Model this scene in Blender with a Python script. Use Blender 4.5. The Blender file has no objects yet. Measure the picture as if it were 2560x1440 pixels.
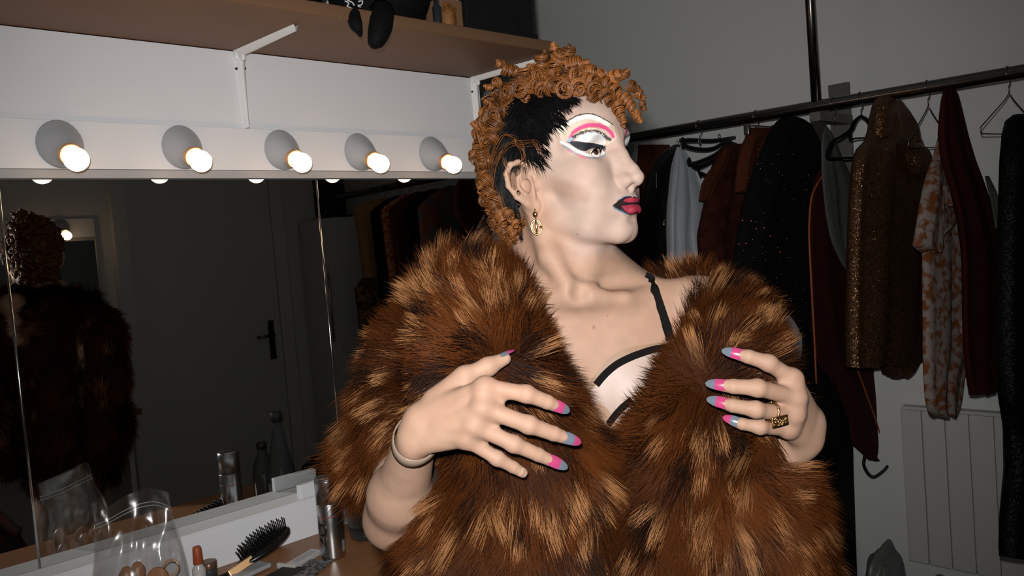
import bpy, bmesh, math, random
import numpy as np
from mathutils import Vector, Matrix
random.seed(7)
rng = np.random.default_rng(11)
scene = bpy.context.scene
COL = scene.collection
V3 = np.array

# ------------------------------------------------------------------ camera
FPX = 2100.0                                   # focal length in pixels of the 2560 wide frame
CAM = V3([0.0, 0.0, 1.45])
_a, _t, _r = math.radians(45.5), math.atan(104 / 2100), math.atan(0.08)
LF = V3([math.cos(_a), math.sin(_a), 0.0])     # level forward
LR = V3([math.sin(_a), -math.cos(_a), 0.0])    # level right
UP = V3([0.0, 0.0, 1.0])
CF = math.cos(_t) * LF - math.sin(_t) * UP
_U1 = math.cos(_t) * UP + math.sin(_t) * LF
CR = math.cos(_r) * LR - math.sin(_r) * _U1
CU = math.sin(_r) * LR + math.cos(_r) * _U1
cam_data = bpy.data.cameras.new('camera')
cam_data.sensor_width = 36.0
cam_data.lens = FPX / 2560 * 36.0
cam_data.clip_start = 0.02
cam = bpy.data.objects.new('camera', cam_data)
COL.objects.link(cam)
cam.matrix_world = Matrix(((CR[0], CU[0], -CF[0], CAM[0]), (CR[1], CU[1], -CF[1], CAM[1]),
                           (CR[2], CU[2], -CF[2], CAM[2]), (0, 0, 0, 1)))
scene.camera = cam

# ------------------------------------------------------------------ light and exposure
world = bpy.data.worlds.new('room_dark')
scene.world = world
world.use_nodes = True
world.node_tree.nodes['Background'].inputs[0].default_value = (0, 0, 0, 1)
world.node_tree.nodes['Background'].inputs[1].default_value = 0.0
FL = bpy.data.lights.new('camera_flash_offscreen', 'SPOT')   # the on-camera flash that lit the photograph
FL.energy = 108.0
FL.shadow_soft_size = 0.016
FL.spot_size = math.radians(90)
FL.spot_blend = 1.0
FL.color = (1.0, 0.985, 0.975)
fl = bpy.data.objects.new('camera_flash_offscreen', FL)
COL.objects.link(fl)
_p = CAM + 0.068 * CU - 0.028 * CR - 0.02 * CF
fl.matrix_world = Matrix(((CR[0], CU[0], -CF[0], _p[0]), (CR[1], CU[1], -CF[1], _p[1]),
                          (CR[2], CU[2], -CF[2], _p[2]), (0, 0, 0, 1)))
vs = scene.view_settings
vs.view_transform = 'Standard'
vs.look = 'None'
vs.exposure = 0.0
vs.gamma = 1.0
vs.use_curve_mapping = False


# ------------------------------------------------------------------ helpers
def ray(px, py):
    return CF + (px - 1280) / FPX * CR - (py - 720) / FPX * CU


def W(px, py, Z):                               # a point of the room at depth Z
    return CAM + Z * ray(px, py)


def on(px, py, ax, v):
    d = ray(px, py)
    return CAM + d * ((v - CAM[ax]) / d[ax])


def project(P):
    D = np.asarray(P, float) - CAM
    z = D @ CF
    return 1280 + FPX * (D @ CR) / z, 720 - FPX * (D @ CU) / z, z


def nz(v):
    v = np.asarray(v, float)
    return v / max(1e-9, np.linalg.norm(v))


MATS = {}
FIGURE = 1.0            # size of the figure while it is being built (its fields are laid out a little over life size)


def MAT(name, col, rough=0.55, metal=0.0, var=0.10, scale=18.0, bump=0.0, bscale=120.0, spec=0.5,
        emit=None, emitc=None, trans=0.0, ior=1.45, attr=None, sheen=0.0, coat=0.0, col2=None, alpha=1.0):
    if name in MATS:
        return MATS[name]
    m = bpy.data.materials.new(name)
    m.use_nodes = True
    nt = m.node_tree
    b = nt.nodes['Principled BSDF']
    b.inputs['Roughness'].default_value = rough
    b.inputs['Metallic'].default_value = metal
    b.inputs['Specular IOR Level'].default_value = spec
    b.inputs['IOR'].default_value = ior
    b.inputs['Transmission Weight'].default_value = trans
    b.inputs['Sheen Weight'].default_value = sheen
    b.inputs['Coat Weight'].default_value = coat
    b.inputs['Alpha'].default_value = alpha
    tc = nt.nodes.new('ShaderNodeTexCoord')
    if attr:
        at = nt.nodes.new('ShaderNodeAttribute')
        at.attribute_name = attr
        nt.links.new(at.outputs['Color'], b.inputs['Base Color'])
    else:
        n = nt.nodes.new('ShaderNodeTexNoise')
        n.inputs['Scale'].default_value = scale
        n.inputs['Detail'].default_value = 5
        nt.links.new(tc.outputs['Object'], n.inputs['Vector'])
        mx = nt.nodes.new('ShaderNodeMix')
        mx.data_type = 'RGBA'
        c2 = col2 if col2 else tuple(c * (1 - 2 * var) for c in col)
        mx.inputs['A'].default_value = (*col, 1)
        mx.inputs['B'].default_value = (*c2, 1)
        if col2:
            rp = nt.nodes.new('ShaderNodeMapRange')
            rp.inputs[1].default_value = 0.44
            rp.inputs[2].default_value = 0.58
            nt.links.new(n.outputs['Fac'], rp.inputs[0])
            nt.links.new(rp.outputs[0], mx.inputs['Factor'])
        else:
            nt.links.new(n.outputs['Fac'], mx.inputs['Factor'])
        nt.links.new(mx.outputs['Result'], b.inputs['Base Color'])
    if bump:
        n2 = nt.nodes.new('ShaderNodeTexNoise')
        n2.inputs['Scale'].default_value = bscale
        n2.inputs['Detail'].default_value = 4
        nt.links.new(tc.outputs['Object'], n2.inputs['Vector'])
        bp = nt.nodes.new('ShaderNodeBump')
        bp.inputs['Strength'].default_value = bump
        bp.inputs['Distance'].default_value = 0.004
        nt.links.new(n2.outputs['Fac'], bp.inputs['Height'])
        nt.links.new(bp.outputs['Normal'], b.inputs['Normal'])
    if emit:
        b.inputs['Emission Color'].default_value = (*(emitc or col), 1)
        b.inputs['Emission Strength'].default_value = emit
    MATS[name] = m
    return m


def OBJ(name, verts, faces, mat, parent=None, smooth=True, cols=None, label=None, cat=None, group=None,
        kind=None, origin=None, mats=None, fmat=None):
    """one mesh object from world-space vertices"""
    verts = np.asarray(verts, float).reshape(-1, 3)
    if FIGURE != 1.0:
        verts = CAM + (verts - CAM) * FIGURE
    if parent is not None:
        org = V3(parent['_o'])
    elif origin is not None:
        org = V3(origin)
    else:
        lo, hi = verts.min(0), verts.max(0)
        org = V3([(lo[0] + hi[0]) / 2, (lo[1] + hi[1]) / 2, lo[2]])
    me = bpy.data.meshes.new(name)
    if isinstance(faces, np.ndarray):
        k = faces.shape[1]
        me.vertices.add(len(verts))
        me.vertices.foreach_set('co', (verts - org).astype(np.float32).ravel())
        me.loops.add(faces.size)
        me.loops.foreach_set('vertex_index', faces.astype(np.int32).ravel())
        me.polygons.add(len(faces))
        me.polygons.foreach_set('loop_start', np.arange(0, faces.size, k, dtype=np.int32))
        me.update(calc_edges=True)
    else:
        me.from_pydata([tuple(v) for v in (verts - org)], [], faces)
    if mats:
        for m in mats:
            me.materials.append(m)
        me.polygons.foreach_set('material_index', np.asarray(fmat, np.int32))
    else:
        me.materials.append(mat)
    if smooth:
        me.polygons.foreach_set('use_smooth', np.ones(len(me.polygons), bool))
    if cols is not None:
        a = me.color_attributes.new('Col', 'FLOAT_COLOR', 'POINT')
        c4 = np.ones((len(verts), 4), np.float32)
        c4[:, :3] = cols
        a.data.foreach_set('color', c4.ravel())
    me.update()
    o = bpy.data.objects.new(name, me)
    COL.objects.link(o)
    o['_o'] = [float(x) for x in org]
    if parent is not None:
        o.parent = parent
    else:
        o.location = org
    return TAG(o, label, cat, group, kind)


def TAG(o, label=None, cat=None, group=None, kind=None):
    if label: o['label'] = label
    if cat: o['category'] = cat
    if group: o['group'] = group
    if kind: o['kind'] = kind
    return o


def EMPTY(name, loc, label, cat, group=None, kind=None):
    o = bpy.data.objects.new(name, None)
    COL.objects.link(o)
    o.location = tuple(loc)
    o.empty_display_size = 0.05
    o['_o'] = [float(x) for x in loc]
    return TAG(o, label, cat, group, kind)


class MB:
    """collects simple shapes for one mesh"""
    def __init__(s):
        s.v, s.f, s.n, s.mi = [], [], 0, []

    def add(s, v, f, mi=0):
        v = np.asarray(v, float).reshape(-1, 3)
        s.v.append(v)
        s.f += [tuple(int(i) + s.n for i in q) for q in f]
        s.mi += [mi] * len(f)
        s.n += len(v)
        return s

    def box(s, lo, hi, bev=0.0, M=None, o=None, mi=0):
        lo, hi = np.minimum(lo, hi).astype(float), np.maximum(lo, hi).astype(float)
        bm = bmesh.new()
        bmesh.ops.create_cube(bm, size=1.0)
        for v in bm.verts:
            v.co = Vector((lo + hi) / 2) + Vector([v.co[i] * (hi - lo)[i] for i in range(3)])
        if bev:
            bmesh.ops.bevel(bm, geom=list(bm.edges), offset=bev, segments=2, affect='EDGES', profile=0.6)
        v = V3([x.co[:] for x in bm.verts])
        bm.verts.index_update()
        f = [[x.index for x in q.verts] for q in bm.faces]
        bm.free()
        if M is not None:
            v = v @ np.asarray(M).T
        if o is not None:
            v = v + np.asarray(o)
        return s.add(v, f, mi)

    def tube(s, pts, rad, n=8, cap=True, mi=0, ell=None):
        pts = np.asarray(pts, float)
        k = len(pts)
        rad = np.full(k, rad, float) if np.isscalar(rad) else np.asarray(rad, float)
        T = np.gradient(pts, axis=0)
        T /= np.linalg.norm(T, axis=1, keepdims=True) + 1e-12
        ref = V3([0, 0, 1.0]) if abs(T[0][2]) < 0.9 else V3([1.0, 0, 0])
        N = np.zeros_like(pts)
        nn = ref
        for i in range(k):
            nn = nn - T[i] * (nn @ T[i])
            nn = nn / (np.linalg.norm(nn) + 1e-12)
            N[i] = nn
        B = np.cross(T, N)
        an = np.arange(n) * 2 * math.pi / n
        e = ell or (1, 1)
        R = (pts[:, None, :] + rad[:, None, None] * (e[0] * np.cos(an)[None, :, None] * N[:, None, :]
                                                    + e[1] * np.sin(an)[None, :, None] * B[:, None, :]))
        f = []
        for i in range(k - 1):
            for j in range(n):
                f.append((i * n + j, i * n + (j + 1) % n, (i + 1) * n + (j + 1) % n, (i + 1) * n + j))
        if cap:
            f.append(tuple(range(n))[::-1])
            f.append(tuple((k - 1) * n + j for j in range(n)))
        return s.add(R.reshape(-1, 3), f, mi)

    def lathe(s, prof, n=24, M=None, o=None, mi=0, cap=True):
        prof = np.asarray(prof, float)                     # (radius, height)
        an = np.arange(n) * 2 * math.pi / n
        v = np.stack([prof[:, 0, None] * np.cos(an), prof[:, 0, None] * np.sin(an),
                      np.repeat(prof[:, 1, None], n, 1)], -1).reshape(-1, 3)
        k = len(prof)
        f = [(i * n + j, i * n + (j + 1) % n, (i + 1) * n + (j + 1) % n, (i + 1) * n + j)
             for i in range(k - 1) for j in range(n)]
        if cap:
            f.append(tuple(range(n))[::-1])
            f.append(tuple((k - 1) * n + j for j in range(n)))
        if M is not None:
            v = v @ np.asarray(M).T
        if o is not None:
            v = v + np.asarray(o)
        return s.add(v, f, mi)

    def grid(s, G, closed_u=False, mi=0):
        G = np.asarray(G, float)
        a, b = G.shape[:2]
        f = []
        for i in range(a - 1):
            for j in range(b if closed_u else b - 1):
                f.append((i * b + j, i * b + (j + 1) % b, (i + 1) * b + (j + 1) % b, (i + 1) * b + j))
        return s.add(G.reshape(-1, 3), f, mi)

    def build(s, name, mat, parent=None, **k):
        if isinstance(mat, (list, tuple)):
            k.update(mats=list(mat), fmat=s.mi)
            mat = None
        return OBJ(name, np.concatenate(s.v), s.f, mat, parent, **k)


def frame(z, x=(1, 0, 0)):
    """columns: a basis whose third axis is z"""
    z = nz(z)
    x = np.asarray(x, float)
    x = x - z * (x @ z)
    if np.linalg.norm(x) < 1e-6:
        x = np.cross(z, [0, 1, 0.3])
    x = nz(x)
    return np.stack([x, np.cross(z, x), z], 1)


def spline(pts, n):
    """Catmull-Rom through points"""
    P = np.asarray(pts, float)
    P = np.vstack([2 * P[0] - P[1], P, 2 * P[-1] - P[-2]])
    t = np.linspace(0, len(P) - 3 - 1e-9, n)
    i = t.astype(int)
    u = (t - i)[:, None]
    a, b, c, d = P[i], P[i + 1], P[i + 2], P[i + 3]
    return 0.5 * (2 * b + (c - a) * u + (2 * a - 5 * b + 4 * c - d) * u ** 2 + (3 * b - a - 3 * c + d) * u ** 3)


# ------------------------------------------------------------------ distance fields (for the body and the coat)
def smin(a, b, k):
    h = np.clip(0.5 + 0.5 * (b - a) / k, 0, 1)
    return b + (a - b) * h - k * h * (1 - h)


def smax(a, b, k):
    return -smin(-a, -b, k)


def d_cap(P, a, b, r1, r2):
    a, b = V3(a, np.float32), V3(b, np.float32)
    ab = b - a
    t = np.clip(((P - a) @ ab) / max(1e-12, ab @ ab), 0, 1)
    q = P - a - t[:, None] * ab
    return np.sqrt(np.einsum('ij,ij->i', q, q)) - (np.float32(r1) + np.float32(r2 - r1) * t)


def d_ell(P, c, R, M=None):
    q = P - V3(c, np.float32)
    if M is not None:
        q = q @ np.asarray(M, np.float32)
    R = V3(R, np.float32)
    q = q / R
    k0 = np.sqrt(np.einsum('ij,ij->i', q, q))
    q = q / R
    k1 = np.sqrt(np.einsum('ij,ij->i', q, q)) + np.float32(1e-9)
    return k0 * (k0 - 1) / k1


def d_chain(P, pts, rads, k=0.004):
    d = None
    for i in range(len(pts) - 1):
        c = d_cap(P, pts[i], pts[i + 1], rads[i], rads[i + 1])
        d = c if d is None else smin(d, c, k)
    return d


def nets(fn, lo, hi, h, blk=5, margin=1.5):
    """surface nets of a distance function over a box -> vertices, quads"""
    lo, hi = V3(lo, float), V3(hi, float)
    n = (np.ceil((hi - lo) / h / blk).astype(int)) * blk + 1
    nb = (n - 1) // blk
    ax = [lo[i] + h * blk * (np.arange(nb[i]) + 0.5) for i in range(3)]
    Cc = np.stack(np.meshgrid(*ax, indexing='ij'), -1).reshape(-1, 3).astype(np.float32)
    dc = fn(Cc)
    act = np.abs(dc) < margin * blk * h
    Fd = np.repeat(np.repeat(np.repeat(dc.reshape(nb), blk, 0), blk, 1), blk, 2)
    Fd = np.pad(Fd, ((0, 1),) * 3, mode='edge').astype(np.float32)
    need = np.zeros(tuple(n), bool)
    ab = act.reshape(nb)
    up_ = np.repeat(np.repeat(np.repeat(ab, blk, 0), blk, 1), blk, 2)
    for i in (0, 1):
        for j in (0, 1):
            for k in (0, 1):
                need[i:n[0] - 1 + i, j:n[1] - 1 + j, k:n[2] - 1 + k] |= up_
    g = np.argwhere(need)
    for s0 in range(0, len(g), 200000):
        gg = g[s0:s0 + 200000]
        Fd[gg[:, 0], gg[:, 1], gg[:, 2]] = fn((lo + gg * h).astype(np.float32))
    S = Fd < 0
    c8 = [S[i:n[0] - 1 + i, j:n[1] - 1 + j, k:n[2] - 1 + k] for i in (0, 1) for j in (0, 1) for k in (0, 1)]
    cnt = sum(x.astype(np.int8) for x in c8)
    A = np.argwhere((cnt > 0) & (cnt < 8))
    vid = np.full(tuple(n - 1), -1, np.int32)
    vid[A[:, 0], A[:, 1], A[:, 2]] = np.arange(len(A))
    acc = np.zeros((len(A), 3))
    wt = np.zeros(len(A))
    cor = [V3(c) for c in ((0, 0, 0), (1, 0, 0), (0, 1, 0), (0, 0, 1), (1, 1, 0), (1, 0, 1), (0, 1, 1), (1, 1, 1))]
    for p in cor:
        for q in cor:
            if np.abs(p - q).sum() == 1 and (q - p).sum() == 1:
                a, b = A + p, A + q
                fa, fb = Fd[a[:, 0], a[:, 1], a[:, 2]], Fd[b[:, 0], b[:, 1], b[:, 2]]
                x = (fa < 0) != (fb < 0)
                t = np.where(x, fa / np.where(x, fa - fb, 1), 0)
                acc += np.where(x[:, None], p + t[:, None] * (q - p), 0)
                wt += x
    verts = lo + h * (A + acc / wt[:, None])
    quads = []
    for ax_ in range(3):
        sl = [slice(1, -1)] * 3
        s0_, s1_ = list(sl), list(sl)
        s0_[ax_], s1_[ax_] = slice(0, -1), slice(1, None)
        a, b = S[tuple(s0_)], S[tuple(s1_)]
        E_ = np.argwhere(a != b)
        fl_ = a[E_[:, 0], E_[:, 1], E_[:, 2]]
        base = E_ + 1
        base[:, ax_] -= 1
        u_, w_ = [(1, 2), (2, 0), (0, 1)][ax_]
        eu, ew = np.eye(3, dtype=int)[u_], np.eye(3, dtype=int)[w_]
        cs = [base - eu - ew, base - ew, base, base - eu]
        q = np.stack([vid[c[:, 0], c[:, 1], c[:, 2]] for c in cs], 1)
        q[~fl_] = q[~fl_][:, ::-1]
        quads.append(q)
    Q = np.concatenate(quads)
    Q = Q[(Q >= 0).all(1)]
    return verts, Q
# ================================================================== the room
M_wall = MAT('wall_paint', (0.64, 0.645, 0.64), 0.8, var=0.03, scale=3, bump=0.05, bscale=220)
M_panel = MAT('white_laminate', (0.70, 0.705, 0.725), 0.55, var=0.02, scale=4)
M_board = MAT('light_board_white', (0.70, 0.705, 0.725), 0.5, var=0.02, scale=5)
M_wood = MAT('vanity_wood', (0.30, 0.135, 0.055), 0.4, var=0.2, scale=9, bump=0.04)
M_shelf = MAT('shelf_wood', (0.20, 0.105, 0.055), 0.6, var=0.10, scale=6, bump=0.03)
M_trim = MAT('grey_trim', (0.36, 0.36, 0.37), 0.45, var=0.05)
M_floor = MAT('floor_lino', (0.22, 0.20, 0.18), 0.5, var=0.15, scale=8)
M_metal = MAT('dark_chrome', (0.20, 0.185, 0.175), 0.22, metal=1.0, var=0.1)
M_door = MAT('door_paint', (0.62, 0.635, 0.61), 0.55, var=0.03, scale=3)
M_black = MAT('black_matt', (0.012, 0.012, 0.012), 0.6, var=0.2)
M_steel = MAT('brushed_steel', (0.62, 0.62, 0.62), 0.28, metal=1.0, var=0.08)
M_white = MAT('white_enamel', (0.72, 0.72, 0.72), 0.35, var=0.02)

YM = 1.78            # mirror plane
XB = 3.02            # back wall with the clothes rail
YO = -1.00           # wall opposite the mirrors
XE = 1.68            # end of the mirror partition
YA = 3.40            # far end of the alcove behind the partition
XL = -1.00
ZC = 2.62


def slab(name, lo, hi, mat, **k):
    return MB().box(lo, hi).build(name, mat, smooth=False, kind='structure', **k)


slab('floor', (XL - .1, YO - .1, -0.06), (XB + .1, YA + .1, 0), M_floor)
slab('ceiling', (XL - .1, YO - .1, ZC), (XB + .1, YA + .1, ZC + 0.06), M_wall)
slab('wall_left', (XL - .1, YM + 0.012, 0), (XE, YM + 0.112, ZC), M_wall)
slab('wall_back', (XB, YO - .1, 0), (XB + 0.1, YA + .1, ZC), M_wall)
slab('wall_right', (XL - .1, YO - 0.1, 0), (XB + .1, YO, ZC), M_wall)
slab('wall_front', (XL - 0.1, YO - .1, 0), (XL, YM + 0.11, ZC), M_wall)
slab('wall_alcove', (XE - 0.1, YA, 0), (XB + .1, YA + 0.1, ZC), M_wall)
slab('wall_partition', (XE - 0.1, YM + 0.112, 0), (XE, YA, ZC), M_wall)

# white laminate panel above the light board
MB().box((XL, YM - 0.006, 1.75), (XE - 0.004, YM + 0.012, 1.936), 0).build(
    'trim_1', M_panel, smooth=False, kind='structure')

# ---- light board with its bulbs
MB().box((XL, YM - 0.020, 1.668), (XE - 0.004, YM + 0.012, 1.7625), 0.0015).build(
    'light_board', M_board, smooth=False,
    label='long white board carrying the round bulbs above the mirror', cat='board')
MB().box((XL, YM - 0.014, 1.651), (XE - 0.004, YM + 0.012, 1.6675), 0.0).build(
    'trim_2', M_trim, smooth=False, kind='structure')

M_glow = MAT('lit_bulb', (1.0, 0.86, 0.68), 0.3, emit=9.0, emitc=(1.0, 0.64, 0.36))
M_sock = MAT('porcelain_socket', (0.40, 0.41, 0.43), 0.35, var=0.03)
M_ring = MAT('bulb_collar', (0.75, 0.45, 0.25), 0.35, metal=0.6)
M_screw = MAT('screw_dark', (0.05, 0.05, 0.05), 0.4, metal=0.8)


def socket(x, yw, z, sgn, label, group):
    """porcelain lamp holder leaning out and down from the board, with its bulb; sgn = direction away from the wall in y"""
    base = V3([x, yw, z])
    out = nz([0.0, sgn * 0.90, -0.43])
    root = EMPTY('lamp_holder', base, label, 'lamp', group)
    m = MB()
    n = 28
    an = np.arange(n) * 2 * math.pi / n
    rings = []
    e1, e2 = V3([1.0, 0, 0]), V3([0, 0, 1.0])
    Fm = frame(out, (1, 0, 0))
    for t in np.linspace(0, 1, 9):
        s = t * t * (3 - 2 * t)
        c = base + V3([0, sgn * 0.003, 0]) + out * 0.060 * t
        ru = 0.042 * (1 - s) + 0.0205 * s
        rv = 0.046 * (1 - s) + 0.0205 * s
        a1 = nz(e1 * (1 - s) + Fm[:, 0] * s)
        a2 = nz(e2 * (1 - s) + nz(np.cross(out, Fm[:, 0])) * np.sign(np.cross(out, Fm[:, 0])[2]) * s)
        rings.append(c + ru * np.cos(an)[:, None] * a1 + rv * np.sin(an)[:, None] * a2)
    rings.insert(0, rings[0] - V3([0, sgn * 0.004, 0]))
    G = V3(rings)
    m.grid(G, closed_u=True)
    m.add(G[-1], [tuple(range(n))])
    m.build('porcelain_base', M_sock, root)
    s = MB()
    s.lathe([(0.0004, 0.002), (0.0028, 0.0015), (0.003, 0)], 10, frame([0, sgn, 0]), base + V3([-0.024, sgn * 0.0215, -0.010]))
    s.build('screw', M_screw, root)
    c0 = base + out * 0.060
    m = MB()
    m.lathe([(0.0215, -0.004), (0.0222, 0.006), (0.0205, 0.009), (0.0185, 0.009), (0.0180, -0.002)], 28, Fm, c0, cap=False)
    m.build('collar', M_ring, root)
    m = MB()
    prof = [(0.0125, -0.002), (0.0135, 0.006), (0.0165, 0.013), (0.0205, 0.022), (0.0222, 0.031), (0.0213, 0.040),
            (0.0175, 0.0475), (0.011, 0.0525), (0.004, 0.0545), (0.0003, 0.0548)]
    m.lathe(prof, 28, Fm, c0 + out * 0.002)
    m.build('bulb', M_glow, root)
    return root


BX = [0.541, 0.780, 1.015, 1.231, 1.466]
tops = ['farthest of the row from the shelf bracket', 'just before the white shelf bracket', 'just past the white shelf bracket, over the mirror seam',
        'fourth of the row, over the narrow mirror pane', 'last of the row, beside the auburn wig']
order = ['outermost', 'second', 'third', 'fourth', 'fifth']
for i, x in enumerate(BX):
    socket(x, YM - 0.020, 1.716, -1, 'lit bulb in a grey holder, ' + tops[i],
           'bulbs over the mirror')

ZT = 0.822
# ---- mirror panes, seams, ledge
M_mirror = MAT('mirror_silver', (0.74, 0.76, 0.75), 0.0, metal=1.0, var=0.0)
mir = EMPTY('wall_mirror', (0.6, YM, 0.905), 'wide frameless wall mirror of several panes under the row of bulbs', 'mirror')
seams = [-0.25, 0.434, 1.1145, XE - 0.004]
for a, b in zip(seams[:-1], seams[1:]):
    MB().box((a + 0.0012, YM, 0.911), (b - 0.0012, YM + 0.006, 1.652)).build('mirror_pane', M_mirror, mir, smooth=False)
M_seam = MAT('seam_glass', (0.62, 0.64, 0.64), 0.13, metal=1.0, var=0.05)
for x in seams[1:3]:
    MB().tube([(x, YM + 0.0008, 0.912), (x, YM + 0.0008, 1.2), (x, YM + 0.0008, 1.651)], 0.0027, 12).build('seam', M_seam, mir)
MB().box((XL, YM - 0.067, ZT), (XE - 0.002, YM + 0.010, 0.9065), 0.002).build(
    'mirror_ledge', M_panel, smooth=False, label='white upstand board running under the mirror', cat='board')
MB().box((XL, YM - 0.068, 0.9065), (XE - 0.002, YM - 0.0005, 0.911), 0.001).build('trim_3', M_panel, smooth=False, kind='structure')

# ---- shelf and brackets
MB().box((XL, YM - 0.33, 1.938), (XE - 0.03, YM + 0.012, 1.966), 0.004).build(
    'wall_shelf', M_shelf, label='long brown wooden shelf high above the bulbs', cat='shelf')


def bracket(x, label):
    r = EMPTY('shelf_bracket', (x, YM - 0.006, 1.76), label, 'bracket', 'white shelf brackets')
    yb = YM - 0.006
    zt = 1.9375
    # pressed steel bracket: a leg that widens upward, an arm that narrows outward, rounded inner corner
    def strip(P, n0, wid, th):
        P = V3(P)
        G = []
        for p, w_ in zip(P, wid):
            G.append([p + V3([-w_, 0, 0]) + n0 * 0, p + V3([-w_ * .45, 0, 0]) + n0 * th * .35, p + V3([-w_ * .30, 0, 0]) + n0 * th,
                      p + V3([w_ * .30, 0, 0]) + n0 * th, p + V3([w_ * .45, 0, 0]) + n0 * th * .35, p + V3([w_, 0, 0])])
        return G
    m = MB()
    zs = np.linspace(1.764, 1.922, 8)
    m.grid(strip([(x, yb, z) for z in zs], V3([0, -1.0, 0]), np.linspace(0.007, 0.0145, 8), 0.013))
    m.box((x - 0.013, yb - 0.0035, 1.915), (x + 0.013, yb, 1.9375))
    m.build('leg_plate', M_white, r)
    m = MB()
    ys = np.linspace(yb, yb - 0.25, 8)
    m.grid(strip([(x, y, zt) for y in ys], V3([0, 0, -1.0]), np.linspace(0.0145, 0.006, 8), 0.013))
    m.build('arm_plate', M_white, r)
    m = MB()
    a = np.linspace(0, math.pi / 2, 7)
    pts = [(x, yb - 0.022 + 0.022 * (1 - math.sin(t)) - 0.012 * 0, zt - 0.022 + 0.022 * (1 - math.cos(t)) * 0 + 0.022 * (1 - math.cos(t)) - 0.0) for t in a]
    m.box((x - 0.0048, yb - 0.024, zt - 0.024), (x + 0.0048, yb - 0.002, zt - 0.002), 0.004)
    m.build('corner', M_white, r)
    for dx, dz in ((-0.010, -0.040), (0.010, -0.038), (0.0, -0.172)):
        MB().lathe([(0.0003, 0.004), (0.003, 0.003), (0.0034, 0.0)], 10, frame([0, -1, 0]), (x + dx, yb, zt + dz)).build('screw', M_screw, r)


bracket(0.94, 'white shelf bracket between the second and third bulb')
bracket(1.656, 'white shelf bracket at the end of the shelf')

# ---- vanity table
van = EMPTY('vanity_table', (0.5, 1.5, 0), 'brown wooden dressing table under the mirror', 'table')
ZT = 0.822
MB().box((XL + .002, YM - 0.50, ZT - 0.030), (XE, YM + 0.010, ZT), 0.003).build('tabletop', M_wood, van, smooth=False)
for x in (XL + 0.02, 0.6, XE - 0.03):
    MB().box((x - 0.012, YM - 0.46, 0), (x + 0.012, YM + 0.008, ZT - 0.03)).build('support_panel', M_panel, van, smooth=False)

# ---- opposite wall (seen in the mirror): door, second light board and mirror, second table
dr = EMPTY('door_1', (2.06, YO, 0), 'grey painted flush door seen in the mirror', None, kind='structure')
del dr['label']
MB().box((1.68, YO, 0.004), (2.50, YO + 0.035, 2.04), 0.003).build('door_leaf', M_door, dr, smooth=False)
for lo, hi in (((1.60, YO, 0), (1.677, YO + 0.05, 2.10)), ((2.503, YO, 0), (2.58, YO + 0.05, 2.10)), ((1.60, YO, 2.043), (2.58, YO + 0.05, 2.11))):
    MB().box(lo, hi, 0.004).build('door_frame', M_wall, dr, smooth=False)
m = MB()
m.box((2.415, YO + 0.035, 0.90), (2.455, YO + 0.042, 1.13), 0.003)
m.build('handle_plate', M_metal, dr)
m = MB()
m.tube([(2.435, YO + 0.04, 1.045), (2.435, YO + 0.075, 1.045), (2.425, YO + 0.085, 1.045), (2.32, YO + 0.085, 1.042)], 0.008, 10)
m.build('handle_lever', M_metal, dr)
MB().tube([(2.435, YO + 0.038, 0.95), (2.435, YO + 0.0455, 0.95)], 0.006, 10).build('lock_cylinder', M_black, dr)

MB().box((XL, YO, 1.668), (1.52, YO + 0.020, 1.7625), 0.0015).build(
    'light_board', M_board, smooth=False, label='white board with bulbs on the far wall, seen in the mirror', cat='board')
MB().box((XL, YO, 1.651), (1.52, YO + 0.014, 1.6675)).build('trim_4', M_trim, smooth=False, kind='structure')
mir2 = EMPTY('wall_mirror', (0.8, YO, 0.9), 'dark wall mirror beside the door, seen in the big mirror', 'mirror')
MB().box((0.30, YO + 0.001, 0.895), (1.52, YO + 0.006, 1.651)).build('mirror_pane', M_mirror, mir2, smooth=False)
MB().box((1.52, YO + 0.0, 0.89), (1.528, YO + 0.016, 1.66)).build('edge_strip', M_trim, mir2, smooth=False)
for x in (1.36,):
    socket(x, YO + 0.020, 1.716, 1, 'lit bulb on the far wall beside the door, seen in the mirror', 'bulbs on the far wall')
tb2 = EMPTY('vanity_table', (1.2, YO + .25, 0), 'brown dressing table beside the door, seen in the mirror', 'table')
MB().box((0.60, YO + .002, ZT - 0.03), (1.50, YO + 0.46, ZT), 0.003).build('tabletop', M_wood, tb2, smooth=False)
MB().box((1.44, YO + .002, 0), (1.464, YO + 0.40, ZT - 0.03)).build('support_panel', M_panel, tb2, smooth=False)
FIGURE = 0.87
# ================================================================== the person
# head frame: f forward, r to the person's right (the side we see), u up; origin between the ear canals
def head_pose(yaw=51, pitch=12.5, Zc=1.13):
    y, p = math.radians(yaw), math.radians(pitch)
    d = -math.cos(y) * LF + math.sin(y) * LR
    r = np.cross(d, UP)
    f_ = math.cos(p) * d + math.sin(p) * UP
    u_ = math.cos(p) * UP - math.sin(p) * d
    O = W(1330, 465, Zc) - 0.07 * r
    return O, np.stack([f_, r, u_], 1)


HO, HM = head_pose()


GZ = 1.45 - 1.45 / FIGURE             # the floor, in the figure's own layout


def H(f, r, u):                       # head millimetres -> world
    return HO + HM @ (V3([f, r, u]) / 1000.0)


def toH(P):
    return (P - HO.astype(np.float32)) @ HM.astype(np.float32) * 1000.0


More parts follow.
